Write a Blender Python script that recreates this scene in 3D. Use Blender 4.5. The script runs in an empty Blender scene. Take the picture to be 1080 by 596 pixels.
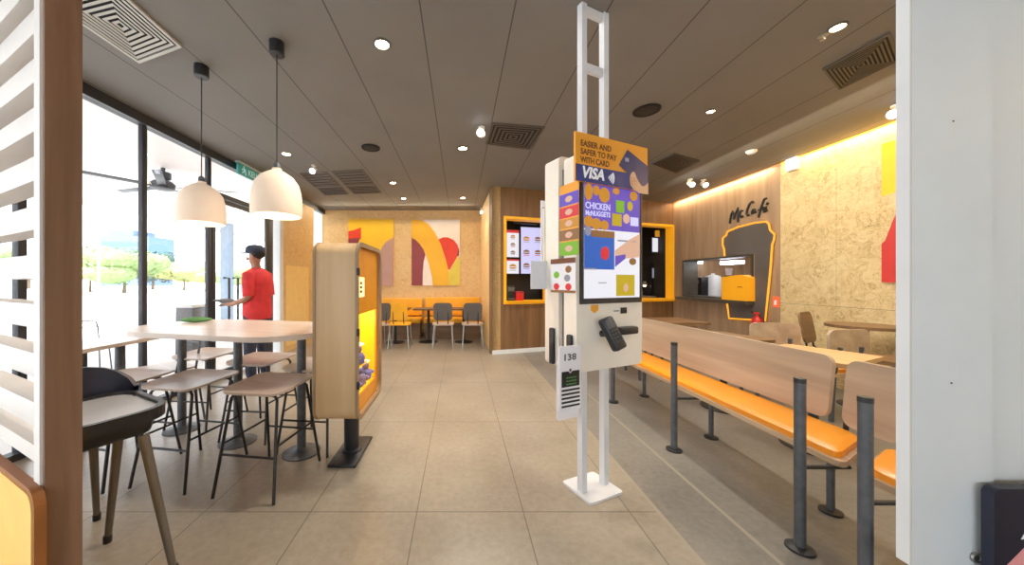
import bpy, bmesh, math, random
from mathutils import Vector, Matrix
random.seed(7)
PI = math.pi
SC = bpy.context.scene
COL = SC.collection
F, CX, CY, EYE, H = 350.0, 485.0, 297.0, 1.3, 3.0   # focal length in pixels, vanishing point, eye height, ceiling height

# ------------------------------------------------------------------ helpers
def at(px, py, Y): return Vector(((px-CX)*Y/F, Y, EYE-(py-CY)*Y/F))
def gp(px, py, z=0.0):
    Y = F*(EYE-z)/(py-CY); return Vector(((px-CX)*Y/F, Y, z))
def cp(px, py, z=H): return gp(px, py, z)
def onwall(px, py, O, rz):                 # hit of a sight line on a vertical plane -> (along, height)
    dx, dy = math.cos(rz), math.sin(rz)
    a = (px-CX)/F
    s = (O[0]-a*O[1])/(a*dy-dx)
    Y = O[1]+s*dy
    return s, EYE-(py-CY)*Y/F

MATS = {}
def nodes(name):
    m = bpy.data.materials.new(name); m.use_nodes = True
    nt = m.node_tree; b = nt.nodes['Principled BSDF']
    MATS[name] = m
    return m, nt, b
def N(nt, t, **kw):
    n = nt.nodes.new(t)
    for k, v in kw.items(): setattr(n, k, v)
    return n
def rgb(h):
    def c(x):
        x /= 255.0
        return x/12.92 if x <= 0.04045 else ((x+0.055)/1.055)**2.4
    return (c(h[0]), c(h[1]), c(h[2]), 1)
def mat(name, col, rough=0.5, metal=0.0, var=0.12, scale=6.0, stretch=(1,1,1), emis=0.0, spec=0.5, coat=0.0, detail=3.0):
    """procedural: base colour broken up by noise"""
    m, nt, b = nodes(name)
    c = rgb(col)
    tc = N(nt, 'ShaderNodeTexCoord'); mp = N(nt, 'ShaderNodeMapping')
    mp.inputs['Scale'].default_value = stretch
    nz = N(nt, 'ShaderNodeTexNoise'); nz.inputs['Scale'].default_value = scale; nz.inputs['Detail'].default_value = detail
    rp = N(nt, 'ShaderNodeValToRGB')
    rp.color_ramp.elements[0].position = 0.3; rp.color_ramp.elements[1].position = 0.7
    rp.color_ramp.elements[0].color = [x*(1-var) for x in c[:3]]+[1]
    rp.color_ramp.elements[1].color = [min(1, x*(1+var)) for x in c[:3]]+[1]
    nt.links.new(tc.outputs['Object'], mp.inputs['Vector']); nt.links.new(mp.outputs['Vector'], nz.inputs['Vector'])
    nt.links.new(nz.outputs['Fac'], rp.inputs['Fac']); nt.links.new(rp.outputs['Color'], b.inputs['Base Color'])
    b.inputs['Roughness'].default_value = rough; b.inputs['Metallic'].default_value = metal
    b.inputs['Specular IOR Level'].default_value = spec
    b.inputs['Coat Weight'].default_value = coat
    if emis:
        nt.links.new(rp.outputs['Color'], b.inputs['Emission Color']); b.inputs['Emission Strength'].default_value = emis
    return m
def glow(name, col, strength):
    m, nt, b = nodes(name)
    b.inputs['Base Color'].default_value = [x*.15 for x in rgb(col)[:3]]+[1]
    b.inputs['Emission Color'].default_value = rgb(col); b.inputs['Emission Strength'].default_value = strength
    return m

class MB:
    def __init__(s): s.bm = bmesh.new()
    def _f(s, vs):
        try: return s.bm.faces.new(vs)
        except ValueError: return None
    def box(s, c, d, M=None, bev=0.0, seg=2):
        r = bmesh.ops.create_cube(s.bm, size=1.0)
        vs = r['verts']
        for v in vs: v.co = Vector((v.co.x*d[0], v.co.y*d[1], v.co.z*d[2]))
        if bev:
            es = list({e for v in vs for e in v.link_edges})
            rr = bmesh.ops.bevel(s.bm, geom=es, offset=bev, segments=seg, affect='EDGES', profile=0.5)
            vs = list({v for f in rr['faces'] for v in f.verts} | {v for v in vs if v.is_valid})
        T = Matrix.Translation(Vector(c))
        if M is not None: T = T @ M.to_4x4()
        for v in vs: v.co = T @ v.co
        return s
    def b2(s, p, q, bev=0.0):               # box by two corners
        p, q = Vector(p), Vector(q)
        return s.box((p+q)/2, [abs(x) for x in (q-p)], bev=bev)
    def tube(s, pts, r, seg=10, close=False, caps=True):
        pts = [Vector(p) for p in pts]; n = len(pts)
        rs = r if isinstance(r, (list, tuple)) else [r]*n
        rings = []; up = None
        for i, p in enumerate(pts):
            a = pts[(i-1) % n] if (i > 0 or close) else p
            b = pts[(i+1) % n] if (i < n-1 or close) else p
            d = (b-a).normalized()
            if up is None:
                up = Vector((0,0,1)) if abs(d.z) < 0.9 else Vector((1,0,0))
            x = d.cross(up)
            if x.length < 1e-4: x = d.orthogonal()
            x.normalize(); y = d.cross(x).normalized(); up = -y if False else x.cross(d)
            rings.append([s.bm.verts.new(p+rs[i]*(math.cos(2*PI*k/seg)*x+math.sin(2*PI*k/seg)*y)) for k in range(seg)])
        m = n if close else n-1
        for i in range(m):
            A, B = rings[i], rings[(i+1) % n]
            for k in range(seg): s._f([A[k], A[(k+1) % seg], B[(k+1) % seg], B[k]])
        if caps and not close:
            s._f(list(reversed(rings[0]))); s._f(rings[-1])
        return s
    def lathe(s, prof, c=(0,0,0), seg=28, cap=True):
        c = Vector(c); rings = []
        for r, z in prof:
            rings.append([s.bm.verts.new(c+Vector((max(r,1e-4)*math.cos(2*PI*k/seg), max(r,1e-4)*math.sin(2*PI*k/seg), z))) for k in range(seg)])
        for i in range(len(rings)-1):
            A, B = rings[i], rings[i+1]
            for k in range(seg): s._f([A[k], A[(k+1) % seg], B[(k+1) % seg], B[k]])
        if cap: s._f(list(reversed(rings[0]))); s._f(rings[-1])
        return s
    def prism(s, pts, off):                 # any planar outline pushed along off
        off = Vector(off)
        A = [s.bm.verts.new(Vector(p)) for p in pts]; B = [s.bm.verts.new(Vector(p)+off) for p in pts]
        n = len(A)
        s._f(list(reversed(A))); s._f(B)
        for k in range(n): s._f([A[k], A[(k+1) % n], B[(k+1) % n], B[k]])
        return s
    def ring(s, outer, inner, off):         # frame between two outlines with the same count
        off = Vector(off); n = len(outer)
        v = [[s.bm.verts.new(Vector(p)+o) for p in L] for o in (Vector(), off) for L in (outer, inner)]
        for k in range(n):
            j = (k+1) % n
            s._f([v[0][j], v[0][k], v[1][k], v[1][j]]); s._f([v[2][k], v[2][j], v[3][j], v[3][k]])
            s._f([v[0][k], v[0][j], v[2][j], v[2][k]]); s._f([v[1][j], v[1][k], v[3][k], v[3][j]])
        return s
    def face(s, pts): s._f([s.bm.verts.new(Vector(p)) for p in pts]); return s
    def ball(s, c, r, sub=2, sc=(1,1,1)):
        q = bmesh.ops.create_icosphere(s.bm, subdivisions=sub, radius=1.0)
        for v in q['verts']: v.co = Vector(c)+Vector((v.co.x*r*sc[0], v.co.y*r*sc[1], v.co.z*r*sc[2]))
        return s
    def xf(s, M):
        for v in s.bm.verts: v.co = M @ v.co
        return s
    def build(s, name, m, parent=None, smooth=True, label=None):
        bmesh.ops.recalc_face_normals(s.bm, faces=s.bm.faces)
        me = bpy.data.meshes.new(name)
        loc = Vector()
        if parent is None and s.bm.verts:
            vs = [v.co for v in s.bm.verts]
            lo = Vector([min(v[i] for v in vs) for i in range(3)]); hi = Vector([max(v[i] for v in vs) for i in range(3)])
            loc = Vector(((lo.x+hi.x)/2, (lo.y+hi.y)/2, lo.z))
            for v in s.bm.verts: v.co -= loc
        s.bm.to_mesh(me); s.bm.free()
        me.materials.append(m)
        if smooth:
            for p in me.polygons: p.use_smooth = True
            try: me.set_sharp_from_angle(angle=math.radians(38))
            except Exception: pass
        o = bpy.data.objects.new(name, me); COL.objects.link(o)
        o.location = loc
        if parent is not None: o.parent = parent
        if label: o['label'] = label
        return o

def tag(o, label=None, cat=None, group=None, kind=None):
    if label: o['label'] = label
    if cat: o['category'] = cat
    if group: o['group'] = group
    if kind: o['kind'] = kind
    return o
def empty(name, loc=(0,0,0), rz=0.0, label=None, cat=None, group=None):
    o = bpy.data.objects.new(name, None); COL.objects.link(o)
    o.empty_display_size = 0.1
    o.location = loc; o.rotation_euler = (0,0,rz)
    return tag(o, label, cat, group)
def kids(o): return [c for c in bpy.data.objects if c.parent == o]
def copy_tree(o, loc=None, rz=None, label=None, parent=None):
    c = o.copy(); COL.objects.link(c)
    if parent is not None: c.parent = parent
    if loc is not None: c.location = loc
    if rz is not None: c.rotation_euler = (0,0,rz)
    if label: c['label'] = label
    for ch in kids(o): copy_tree(ch, parent=c)
    return c
def struct(o): o['kind'] = 'structure'; return o
def rrect(w, h, r, n=5, cx=0, cy=0):
    """rounded rectangle outline (2-D list)"""
    out = []
    for qx, qy, a0 in ((1,1,0),(-1,1,90),(-1,-1,180),(1,-1,270)):
        for k in range(n+1):
            a = math.radians(a0+90*k/n)
            out.append((cx+qx*(w/2-r)+r*math.cos(a), cy+qy*(h/2-r)+r*math.sin(a)))
    return out
def xz(L, y): return [(a, y, b) for a, b in L]
def xy(L, z): return [(a, b, z) for a, b in L]
def text(s, size, name, m, parent, M, extrude=0.0006, align='CENTER', shear=0.0, bold=0.0, width=None):
    cu = bpy.data.curves.new('lettering', 'FONT'); cu.body = s; cu.size = size; cu.align_x = align
    cu.extrude = extrude; cu.shear = shear; cu.offset = bold; cu.resolution_u = 3
    t = bpy.data.objects.new('lettering', cu); COL.objects.link(t)
    dg = bpy.context.evaluated_depsgraph_get(); dg.update()
    me = bpy.data.meshes.new_from_object(t.evaluated_get(dg))
    bpy.data.objects.remove(t)
    if width:
        xs = [v.co.x for v in me.vertices]; k = width/(max(xs)-min(xs))
        for v in me.vertices: v.co.x *= k
    me.transform(M)
    me.materials.clear(); me.materials.append(m)
    o = bpy.data.objects.new(name, me); COL.objects.link(o); o.parent = parent
    return o
def upright(x, y, z): return Matrix.Translation((x, y, z)) @ Matrix.Rotation(PI/2, 4, 'X')   # text standing in the xz plane, read from -y

# ------------------------------------------------------------------ materials
def wood(name, c1, c2, axis='z', scale=9.0, rough=0.45, seams=0.0):
    m, nt, b = nodes(name)
    tc = N(nt, 'ShaderNodeTexCoord'); mp = N(nt, 'ShaderNodeMapping')
    st = {'x': (0.07,1,1), 'y': (1,0.07,1), 'z': (1,1,0.07)}[axis]
    mp.inputs['Scale'].default_value = st
    nz = N(nt, 'ShaderNodeTexNoise'); nz.inputs['Scale'].default_value = scale*2.2; nz.inputs['Detail'].default_value = 6; nz.inputs['Distortion'].default_value = 0.6
    rp = N(nt, 'ShaderNodeValToRGB'); rp.color_ramp.elements[0].position = 0.32; rp.color_ramp.elements[1].position = 0.68
    rp.color_ramp.elements[0].color = rgb(c1); rp.color_ramp.elements[1].color = rgb(c2)
    nt.links.new(tc.outputs['Object'], mp.inputs['Vector']); nt.links.new(mp.outputs['Vector'], nz.inputs['Vector'])
    nt.links.new(nz.outputs['Fac'], rp.inputs['Fac']); nt.links.new(rp.outputs['Color'], b.inputs['Base Color'])
    b.inputs['Roughness'].default_value = rough
    return m
def osb(name, c0, c1, c2, scale=1.0):
    m, nt, b = nodes(name)
    tc = N(nt, 'ShaderNodeTexCoord')
    vo = N(nt, 'ShaderNodeTexVoronoi'); vo.inputs['Scale'].default_value = 22*scale; vo.inputs['Randomness'].default_value = 1
    nz = N(nt, 'ShaderNodeTexNoise'); nz.inputs['Scale'].default_value = 9*scale; nz.inputs['Detail'].default_value = 8; nz.inputs['Roughness'].default_value = 0.75; nz.inputs['Distortion'].default_value = 1.6
    big = N(nt, 'ShaderNodeTexNoise'); big.inputs['Scale'].default_value = 2.2; big.inputs['Detail'].default_value = 3
    ad = N(nt, 'ShaderNodeVectorMath', operation='ADD')
    nt.links.new(tc.outputs['Object'], ad.inputs[0]); nt.links.new(nz.outputs['Color'], ad.inputs[1])
    nt.links.new(tc.outputs['Object'], nz.inputs['Vector']); nt.links.new(tc.outputs['Object'], big.inputs['Vector'])
    nt.links.new(ad.outputs[0], vo.inputs['Vector'])
    sp = N(nt, 'ShaderNodeSeparateColor'); nt.links.new(vo.outputs['Color'], sp.inputs[0])
    mx = N(nt, 'ShaderNodeMath', operation='MULTIPLY_ADD'); mx.inputs[1].default_value = 0.42
    nt.links.new(sp.outputs[0], mx.inputs[0]); nt.links.new(nz.outputs['Fac'], mx.inputs[2])
    m2 = N(nt, 'ShaderNodeMath', operation='MULTIPLY_ADD'); m2.inputs[1].default_value = 0.25; nt.links.new(big.outputs['Fac'], m2.inputs[0]); nt.links.new(mx.outputs[0], m2.inputs[2])
    rp = N(nt, 'ShaderNodeValToRGB'); e = rp.color_ramp.elements
    e[0].position = 0.5; e[0].color = rgb(c0); e[1].position = 1.05; e[1].color = rgb(c2)
    k = e.new(0.68); k.color = rgb(c1)
    nt.links.new(m2.outputs[0], rp.inputs['Fac']); nt.links.new(rp.outputs['Color'], b.inputs['Base Color'])
    b.inputs['Roughness'].default_value = 0.55
    return m

def lines(nt, coord, spacing, off, width):
    """1 on thin repeating lines of a coordinate"""
    a = N(nt, 'ShaderNodeMath', operation='ADD'); a.inputs[1].default_value = -off + spacing*1000
    nt.links.new(coord, a.inputs[0])
    mo = N(nt, 'ShaderNodeMath', operation='MODULO'); mo.inputs[1].default_value = spacing; nt.links.new(a.outputs[0], mo.inputs[0])
    lt = N(nt, 'ShaderNodeMath', operation='LESS_THAN'); lt.inputs[1].default_value = width; nt.links.new(mo.outputs[0], lt.inputs[0])
    return lt.outputs[0]

def ceiling_mat():
    m, nt, b = nodes('ceiling_board')
    g = N(nt, 'ShaderNodeNewGeometry'); s = N(nt, 'ShaderNodeSeparateXYZ'); nt.links.new(g.outputs['Position'], s.inputs[0])
    ln = lines(nt, s.outputs[0], 0.585, -0.250, 0.010)
    nz = N(nt, 'ShaderNodeTexNoise'); nz.inputs['Scale'].default_value = 1.6; nz.inputs['Detail'].default_value = 3
    nt.links.new(g.outputs['Position'], nz.inputs['Vector'])
    rp = N(nt, 'ShaderNodeValToRGB'); rp.color_ramp.elements[0].color = rgb((120,117,113)); rp.color_ramp.elements[1].color = rgb((132,129,124))
    nt.links.new(nz.outputs['Fac'], rp.inputs['Fac'])
    mx = N(nt, 'ShaderNodeMix', data_type='RGBA'); mx.inputs['B'].default_value = rgb((84,80,76))
    nt.links.new(ln, mx.inputs['Factor']); nt.links.new(rp.outputs['Color'], mx.inputs['A'])
    nt.links.new(mx.outputs['Result'], b.inputs['Base Color'])
    b.inputs['Roughness'].default_value = 0.7; b.inputs['Specular IOR Level'].default_value = 0.2
    return m
def floor_mat():
    m, nt, b = nodes('floor_tile')
    g = N(nt, 'ShaderNodeNewGeometry'); s = N(nt, 'ShaderNodeSeparateXYZ'); nt.links.new(g.outputs['Position'], s.inputs[0])
    lx = lines(nt, s.outputs[0], 0.6, -0.245, 0.006); ly = lines(nt, s.outputs[1], 1.2, 0.67, 0.007)
    mxl = N(nt, 'ShaderNodeMath', operation='MAXIMUM'); nt.links.new(lx, mxl.inputs[0]); nt.links.new(ly, mxl.inputs[1])
    n1 = N(nt, 'ShaderNodeTexNoise'); n1.inputs['Scale'].default_value = 26; n1.inputs['Detail'].default_value = 6; n1.inputs['Roughness'].default_value = 0.7
    n2 = N(nt, 'ShaderNodeTexNoise'); n2.inputs['Scale'].default_value = 1.8; n2.inputs['Detail'].default_value = 5
    for n in (n1, n2): nt.links.new(g.outputs['Position'], n.inputs['Vector'])
    av = N(nt, 'ShaderNodeMath', operation='ADD'); nt.links.new(n1.outputs['Fac'], av.inputs[0]); nt.links.new(n2.outputs['Fac'], av.inputs[1])
    hf = N(nt, 'ShaderNodeMath', operation='MULTIPLY'); hf.inputs[1].default_value = 0.5; nt.links.new(av.outputs[0], hf.inputs[0])
    r1 = N(nt, 'ShaderNodeValToRGB'); r1.color_ramp.elements[0].position = .35; r1.color_ramp.elements[1].position = .65
    r1.color_ramp.elements[0].color = rgb((132,121,105)); r1.color_ramp.elements[1].color = rgb((160,149,132))
    r2 = N(nt, 'ShaderNodeValToRGB'); r2.color_ramp.elements[0].position = .35; r2.color_ramp.elements[1].position = .65
    r2.color_ramp.elements[0].color = rgb((104,99,92)); r2.color_ramp.elements[1].color = rgb((136,130,121))
    for r in (r1, r2): nt.links.new(hf.outputs[0], r.inputs['Fac'])
    gt = N(nt, 'ShaderNodeMath', operation='GREATER_THAN'); gt.inputs[1].default_value = 1.11; nt.links.new(s.outputs[0], gt.inputs[0])
    a = N(nt, 'ShaderNodeMix', data_type='RGBA'); nt.links.new(gt.outputs[0], a.inputs['Factor']); nt.links.new(r1.outputs['Color'], a.inputs['A']); nt.links.new(r2.outputs['Color'], a.inputs['B'])
    # the grout: dark between tiles, pale joints along the bench strip
    gc = N(nt, 'ShaderNodeMix', data_type='RGBA'); gc.inputs['A'].default_value = rgb((100,91,79)); gc.inputs['B'].default_value = rgb((150,140,124))
    nt.links.new(gt.outputs[0], gc.inputs['Factor'])
    sx = N(nt, 'ShaderNodeMath', operation='MULTIPLY'); nt.links.new(gt.outputs[0], sx.inputs[0])
    l2 = lines(nt, s.outputs[0], 0.36, 1.11, 0.022); nt.links.new(l2, sx.inputs[1])
    inv = N(nt, 'ShaderNodeMath', operation='SUBTRACT'); inv.inputs[0].default_value = 1.0; nt.links.new(gt.outputs[0], inv.inputs[1])
    lm = N(nt, 'ShaderNodeMath', operation='MULTIPLY'); nt.links.new(inv.outputs[0], lm.inputs[0]); nt.links.new(mxl.outputs[0], lm.inputs[1])
    le = N(nt, 'ShaderNodeMath', operation='LESS_THAN'); le.inputs[1].default_value = 1.52; nt.links.new(s.outputs[0], le.inputs[0])
    sx2 = N(nt, 'ShaderNodeMath', operation='MULTIPLY'); nt.links.new(sx.outputs[0], sx2.inputs[0]); nt.links.new(le.outputs[0], sx2.inputs[1])
    mk = N(nt, 'ShaderNodeMath', operation='MAXIMUM'); nt.links.new(lm.outputs[0], mk.inputs[0]); nt.links.new(sx2.outputs[0], mk.inputs[1])
    z = N(nt, 'ShaderNodeMix', data_type='RGBA'); nt.links.new(mk.outputs[0], z.inputs['Factor']); nt.links.new(a.outputs['Result'], z.inputs['A']); nt.links.new(gc.outputs['Result'], z.inputs['B'])
    nt.links.new(z.outputs['Result'], b.inputs['Base Color'])
    b.inputs['Roughness'].default_value = 0.30; b.inputs['Specular IOR Level'].default_value = 0.5
    bp = N(nt, 'ShaderNodeBump'); bp.inputs['Strength'].default_value = 0.06; nt.links.new(n1.outputs['Fac'], bp.inputs['Height']); nt.links.new(bp.outputs[0], b.inputs['Normal'])
    return m
def glass_mat(name, tint=(1,1,1,1), gl=0.04):
    m = bpy.data.materials.new(name); m.use_nodes = True; nt = m.node_tree; nt.nodes.clear()
    o = N(nt, 'ShaderNodeOutputMaterial'); t = N(nt, 'ShaderNodeBsdfTransparent'); g = N(nt, 'ShaderNodeBsdfGlossy'); x = N(nt, 'ShaderNodeMixShader')
    t.inputs['Color'].default_value = tint; g.inputs['Roughness'].default_value = 0.02
    x.inputs[0].default_value = gl
    nt.links.new(t.outputs[0], x.inputs[1]); nt.links.new(g.outputs[0], x.inputs[2]); nt.links.new(x.outputs[0], o.inputs[0])
    MATS[name] = m
    return m

M = {}
M['ceil'] = ceiling_mat(); M['floor'] = floor_mat()
M['osb'] = osb('chipboard', (130,98,52), (204,172,116), (230,208,158), .8)
M['osb_back'] = osb('chipboard_back', (176,132,74), (214,172,110), (232,196,138))
M['wood_dark'] = wood('dark_wood_panel', (106,74,46), (134,98,64), 'z', 5)
M['wood_grey'] = wood('greyed_wood_panel', (150,120,92), (178,148,116), 'z', 5)
M['ply'] = wood('pale_plywood', (160,138,114), (184,162,136), 'y', 5)
M['ply_edge'] = wood('plywood_edge', (150,122,92), (188,160,128), 'y', 12)
M['oak'] = wood('oak_top', (178,140,94), (204,168,120), 'y', 6)
M['brown_wood'] = wood('brown_wood', (96,70,44), (124,92,60), 'x', 8)
M['post_wood'] = wood('post_wood', (112,80,60), (142,106,82), 'z', 7)
M['table_top'] = wood('table_laminate', (196,176,160), (214,196,180), 'x', 5, 0.3)
M['seat_ply'] = wood('stool_seat', (176,156,140), (200,180,164), 'x', 7, 0.35)
M['white_paint'] = mat('white_paint', (226,230,232), 0.45, var=0.03, scale=3)
M['slat'] = mat('slat_paint', (232,226,220), 0.5, var=0.05, scale=4)
M['white_plastic'] = mat('white_plastic', (236,228,214), 0.35, var=0.03)
M['white_metal'] = mat('white_metal', (214,216,220), 0.4, var=0.04)
M['black_metal'] = mat('black_metal', (40,40,42), 0.45, 0.3, var=0.2, scale=20)
M['grey_metal'] = mat('grey_metal', (84,86,90), 0.5, 0.4, var=0.18, scale=24)
M['steel'] = mat('steel', (168,166,160), 0.35, 0.8, var=0.1)
M['highchair_leg'] = mat('highchair_leg', (112,106,98), 0.4, 0.5, var=0.1)
M['mullion'] = mat('mullion', (52,54,60), 0.5, 0.2, var=0.1)
M['black_plastic'] = mat('black_plastic', (24,25,30), 0.4, var=0.2)
M['navy_plastic'] = mat('navy_plastic', (22,24,44), 0.45, var=0.2)
M['tray_sky_sheen'] = mat('tray_sky_sheen', (168,170,174), 0.3, var=0.1)  # sky reflection on the black tray, put into the colour
M['yellow_seat'] = mat('yellow_vinyl', (234,142,6), 0.38, var=0.06, scale=5, coat=0.15)
M['yellow_cloth'] = mat('yellow_cloth', (250,206,122), 0.85, var=0.06, scale=5, spec=0.05)
M['rim_brown'] = mat('rim_brown', (150,88,34), 0.55, var=0.15)
M['yellow_sofa'] = mat('yellow_sofa', (248,172,20), 0.5, var=0.06, scale=5)
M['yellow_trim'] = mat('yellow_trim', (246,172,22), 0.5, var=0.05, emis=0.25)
M['amber_panel'] = mat('amber_panel', (226,146,20), 0.4, var=0.08, emis=0.04)
M['cab_tan'] = wood('cabinet_laminate', (196,160,114), (214,180,136), 'z', 4, 0.4)
M['cab_edge'] = mat('cabinet_edge', (150,124,92), 0.5, var=0.12)
M['lamp_shade'] = mat('lamp_shade', (238,214,190), 0.6, var=0.05, emis=0.25)
M['vent_grey'] = mat('vent_grey', (196,194,186), 0.5, var=0.06)
M['vent_dark'] = mat('vent_dark', (20,19,18), 0.8, var=0.2)
M['vent_brown'] = mat('vent_brown', (84,78,70), 0.6, var=0.12)
M['slot_grey'] = mat('slot_grey', (92,92,92), 0.6, var=0.2, scale=30)
M['speaker_grille'] = mat('speaker_grille', (44,40,37), 0.8, var=0.3, scale=60)
M['blue_print'] = mat('blue_print', (30,48,128), 0.4, var=0.05)
M['orange_print'] = mat('orange_print', (240,160,40), 0.4, var=0.05)
M['dark_blue'] = mat('card_blue', (26,40,104), 0.3, var=0.08)
M['ink'] = mat('brown_ink', (112,62,30), 0.6, var=0.05)
M['white_ink'] = mat('white_ink', (245,245,248), 0.5, var=0.02, emis=0.1)
M['black_ink'] = mat('black_ink', (30,26,24), 0.6, var=0.1)
M['paper'] = mat('paper', (236,234,240), 0.6, var=0.03)
M['skin'] = mat('skin', (172,118,92), 0.55, var=0.08)
M['skin_pale'] = mat('printed_skin', (226,180,140), 0.55, var=0.06)
M['red_shirt'] = mat('red_shirt', (216,46,48), 0.8, var=0.12, scale=12)
M['dark_trouser'] = mat('dark_trouser', (36,40,58), 0.85, var=0.2, scale=12)
M['cap_cloth'] = mat('cap_cloth', (44,50,66), 0.85, var=0.2)
M['hair'] = mat('black_hair', (24,20,18), 0.6, var=0.2)
M['poster_yellow'] = mat('poster_yellow', (250,196,20), 0.5, var=0.05, scale=2)
M['poster_gold'] = mat('poster_gold', (240,178,30), 0.5, var=0.06, scale=2)
M['poster_olive'] = mat('poster_olive', (220,196,70), 0.5, var=0.06)
M['poster_red'] = mat('poster_red', (226,56,28), 0.5, var=0.05)
M['poster_maroon'] = mat('poster_maroon', (140,54,58), 0.5, var=0.05)
M['poster_mauve'] = mat('poster_mauve', (190,146,134), 0.5, var=0.05)
M['poster_white'] = mat('poster_white', (240,226,214), 0.5, var=0.03)
M['poster_crimson'] = mat('poster_crimson', (204,52,48), 0.5, var=0.05)
M['cup_grey'] = mat('cup_slate', (92,86,82), 0.5, var=0.12, scale=3)
M['cup_line'] = glow('cup_outline_lit', (250,160,30), 1.3)
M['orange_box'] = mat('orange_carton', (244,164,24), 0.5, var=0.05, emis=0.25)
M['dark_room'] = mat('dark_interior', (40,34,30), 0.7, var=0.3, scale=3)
M['counter_steel'] = mat('counter_steel', (96,92,84), 0.35, 0.5, var=0.15)
M['red_paint'] = mat('red_paint', (206,34,34), 0.35, var=0.08)
M['sign_red'] = glow('sign_red_lit', (255,80,40), 1.6)
M['exit_green'] = mat('exit_green', (60,160,152), 0.4, var=0.08, emis=0.12)
M['exit_white'] = mat('exit_white', (200,240,236), 0.5, var=0.02, emis=0.3)
M['bulb'] = glow('bulb_lit', (255,232,190), 30)
M['led_white'] = glow('led_white_lit', (235,240,255), 9)
M['pendant_bulb'] = glow('pendant_bulb_lit', (255,226,180), 5)
M['led_amber'] = glow('led_amber_lit', (255,166,40), 5)
M['led_wood'] = glow('led_warm_lit', (255,160,80), 1.2)
M['glass'] = glass_mat('window_glass')
M['frosted'] = mat('frosted_acrylic', (220,220,224), 0.4, var=0.03)
M['scr_white'] = glow('screen_white_lit', (236,236,246), 0.9)
M['scr_lav'] = glow('screen_lavender_lit', (206,204,250), 0.95)
M['scr_purple'] = glow('screen_purple_lit', (98,74,190), 0.8)
M['scr_blue'] = glow('screen_blue_lit', (24,92,192), 0.8)
M['scr_red'] = glow('screen_red_lit', (222,40,48), 0.8)
M['scr_amber'] = glow('screen_amber_lit', (206,136,34), 0.8)
M['scr_green'] = glow('screen_green_lit', (120,180,30), 0.8)
M['scr_olive'] = glow('screen_olive_lit', (196,168,20), 0.8)
M['scr_pink'] = glow('screen_pink_lit', (228,178,150), 0.8)
M['scr_brown'] = glow('screen_brown_lit', (150,100,54), 0.7)
M['scr_grey'] = glow('screen_grey_lit', (150,150,166), 0.7)
M['cab_sign'] = glow('cabinet_sign_lit', (255,226,150), 1.8)
M['cab_glow'] = mat('cabinet_inside', (250,190,20), 0.5, var=0.06, emis=0.55)
M['toy_blue'] = mat('toy_blue', (112,112,176), 0.4, var=0.2, scale=20)
M['toy_violet'] = mat('toy_violet', (136,118,150), 0.4, var=0.2, scale=20)
M['concrete'] = mat('concrete', (206,206,204), 0.8, var=0.06, scale=2)
M['canopy'] = mat('canopy_paint', (240,228,224), 0.6, var=0.02)
M['leaf'] = mat('leaf_haze_green', (126,150,92), 0.7, var=0.3, scale=3)  # lightened green, outdoor haze is mixed into the leaf colour
M['leaf_yellow'] = mat('leaf_haze_yellow', (156,164,104), 0.7, var=0.25, scale=3)  # haze painted in here too, as a paler yellow green
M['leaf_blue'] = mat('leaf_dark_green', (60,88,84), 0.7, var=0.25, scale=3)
M['bark'] = mat('bark', (120,104,88), 0.9, var=0.2)
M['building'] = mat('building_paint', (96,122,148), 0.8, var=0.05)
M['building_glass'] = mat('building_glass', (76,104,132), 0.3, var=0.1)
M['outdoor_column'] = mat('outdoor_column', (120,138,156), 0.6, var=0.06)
M['glow_shop_yellow'] = mat('glow_and_shop_yellow', (244,208,136), 0.5, var=0.05)  # paints the glow low on the left column; also colours the shop windows
M['pink'] = mat('pink_print', (244,160,160), 0.5, var=0.04)
M['green_cloth'] = mat('green_cloth', (80,130,70), 0.85, var=0.25, scale=15)

# ------------------------------------------------------------------ room shell
XL, XR, YB = -3.25, 4.6, 7.93
W0 = Vector((0.573, 5.9, 0)); WRZ = math.atan2(7.15-5.9, XR-0.573); WLEN = math.hypot(7.15-5.9, XR-0.573)
struct(MB().b2((XL-0.05, -3.5, -0.12), (XR+0.3, YB+0.3, 0.0)).build('floor', M['floor'], smooth=False))
struct(MB().b2((XL-0.05, -3.5, H), (XR+0.3, YB+0.3, H+0.15)).build('ceiling', M['ceil'], smooth=False))
WF = empty('wall_front_blocker', (XL-.05, -3.6, 0)); struct(WF)  # unseen wall behind the camera, added to hold back the daylight
def front_wall():
    hx, hX, hz, hZ = .9, 6.0, .9, 2.4
    holes_panel(XR-XL+.35, H, [(hx, hz, hX, hZ)], 0, .1).build('wall_panel', M['white_paint'], WF, smooth=False)
    wn = empty('window_10', (XL-.05, -3.6, 0)); struct(wn)  # unseen opening, placed and sized to let in front fill light
    o_ = [(hx,hz),(hX,hz),(hX,hZ),(hx,hZ)]; i_ = [(hx+.06,hz+.06),(hX-.06,hz+.06),(hX-.06,hZ-.06),(hx+.06,hZ-.06)]
    MB().ring(xz(o_,.02), xz(i_,.02), (0,.06,0)).build('window_frame', M['mullion'], wn, smooth=False)
    MB().face(xz(i_,.05)).build('window_glass', M['glass'], wn, smooth=False)
struct(MB().b2((XL-0.05, YB, 0), (0.75, YB+0.2, H)).build('wall_back', M['osb_back'], smooth=False))
struct(MB().b2((XL, YB-0.012, 0), (0.573, YB, 0.09)).build('baseboard_back', M['cab_edge'], smooth=False))
# return wall of the alcove (chipboard, runs from the back wall to the counter wall)
al = MB().prism([(0.573,5.9,0),(0.573+.16*math.cos(WRZ)+.0,5.9+.16*math.sin(WRZ),0),(0.68,YB,0),(0.50,YB,0)], (0,0,H))
struct(al.build('wall_alcove', M['osb_back'], smooth=False))

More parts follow.
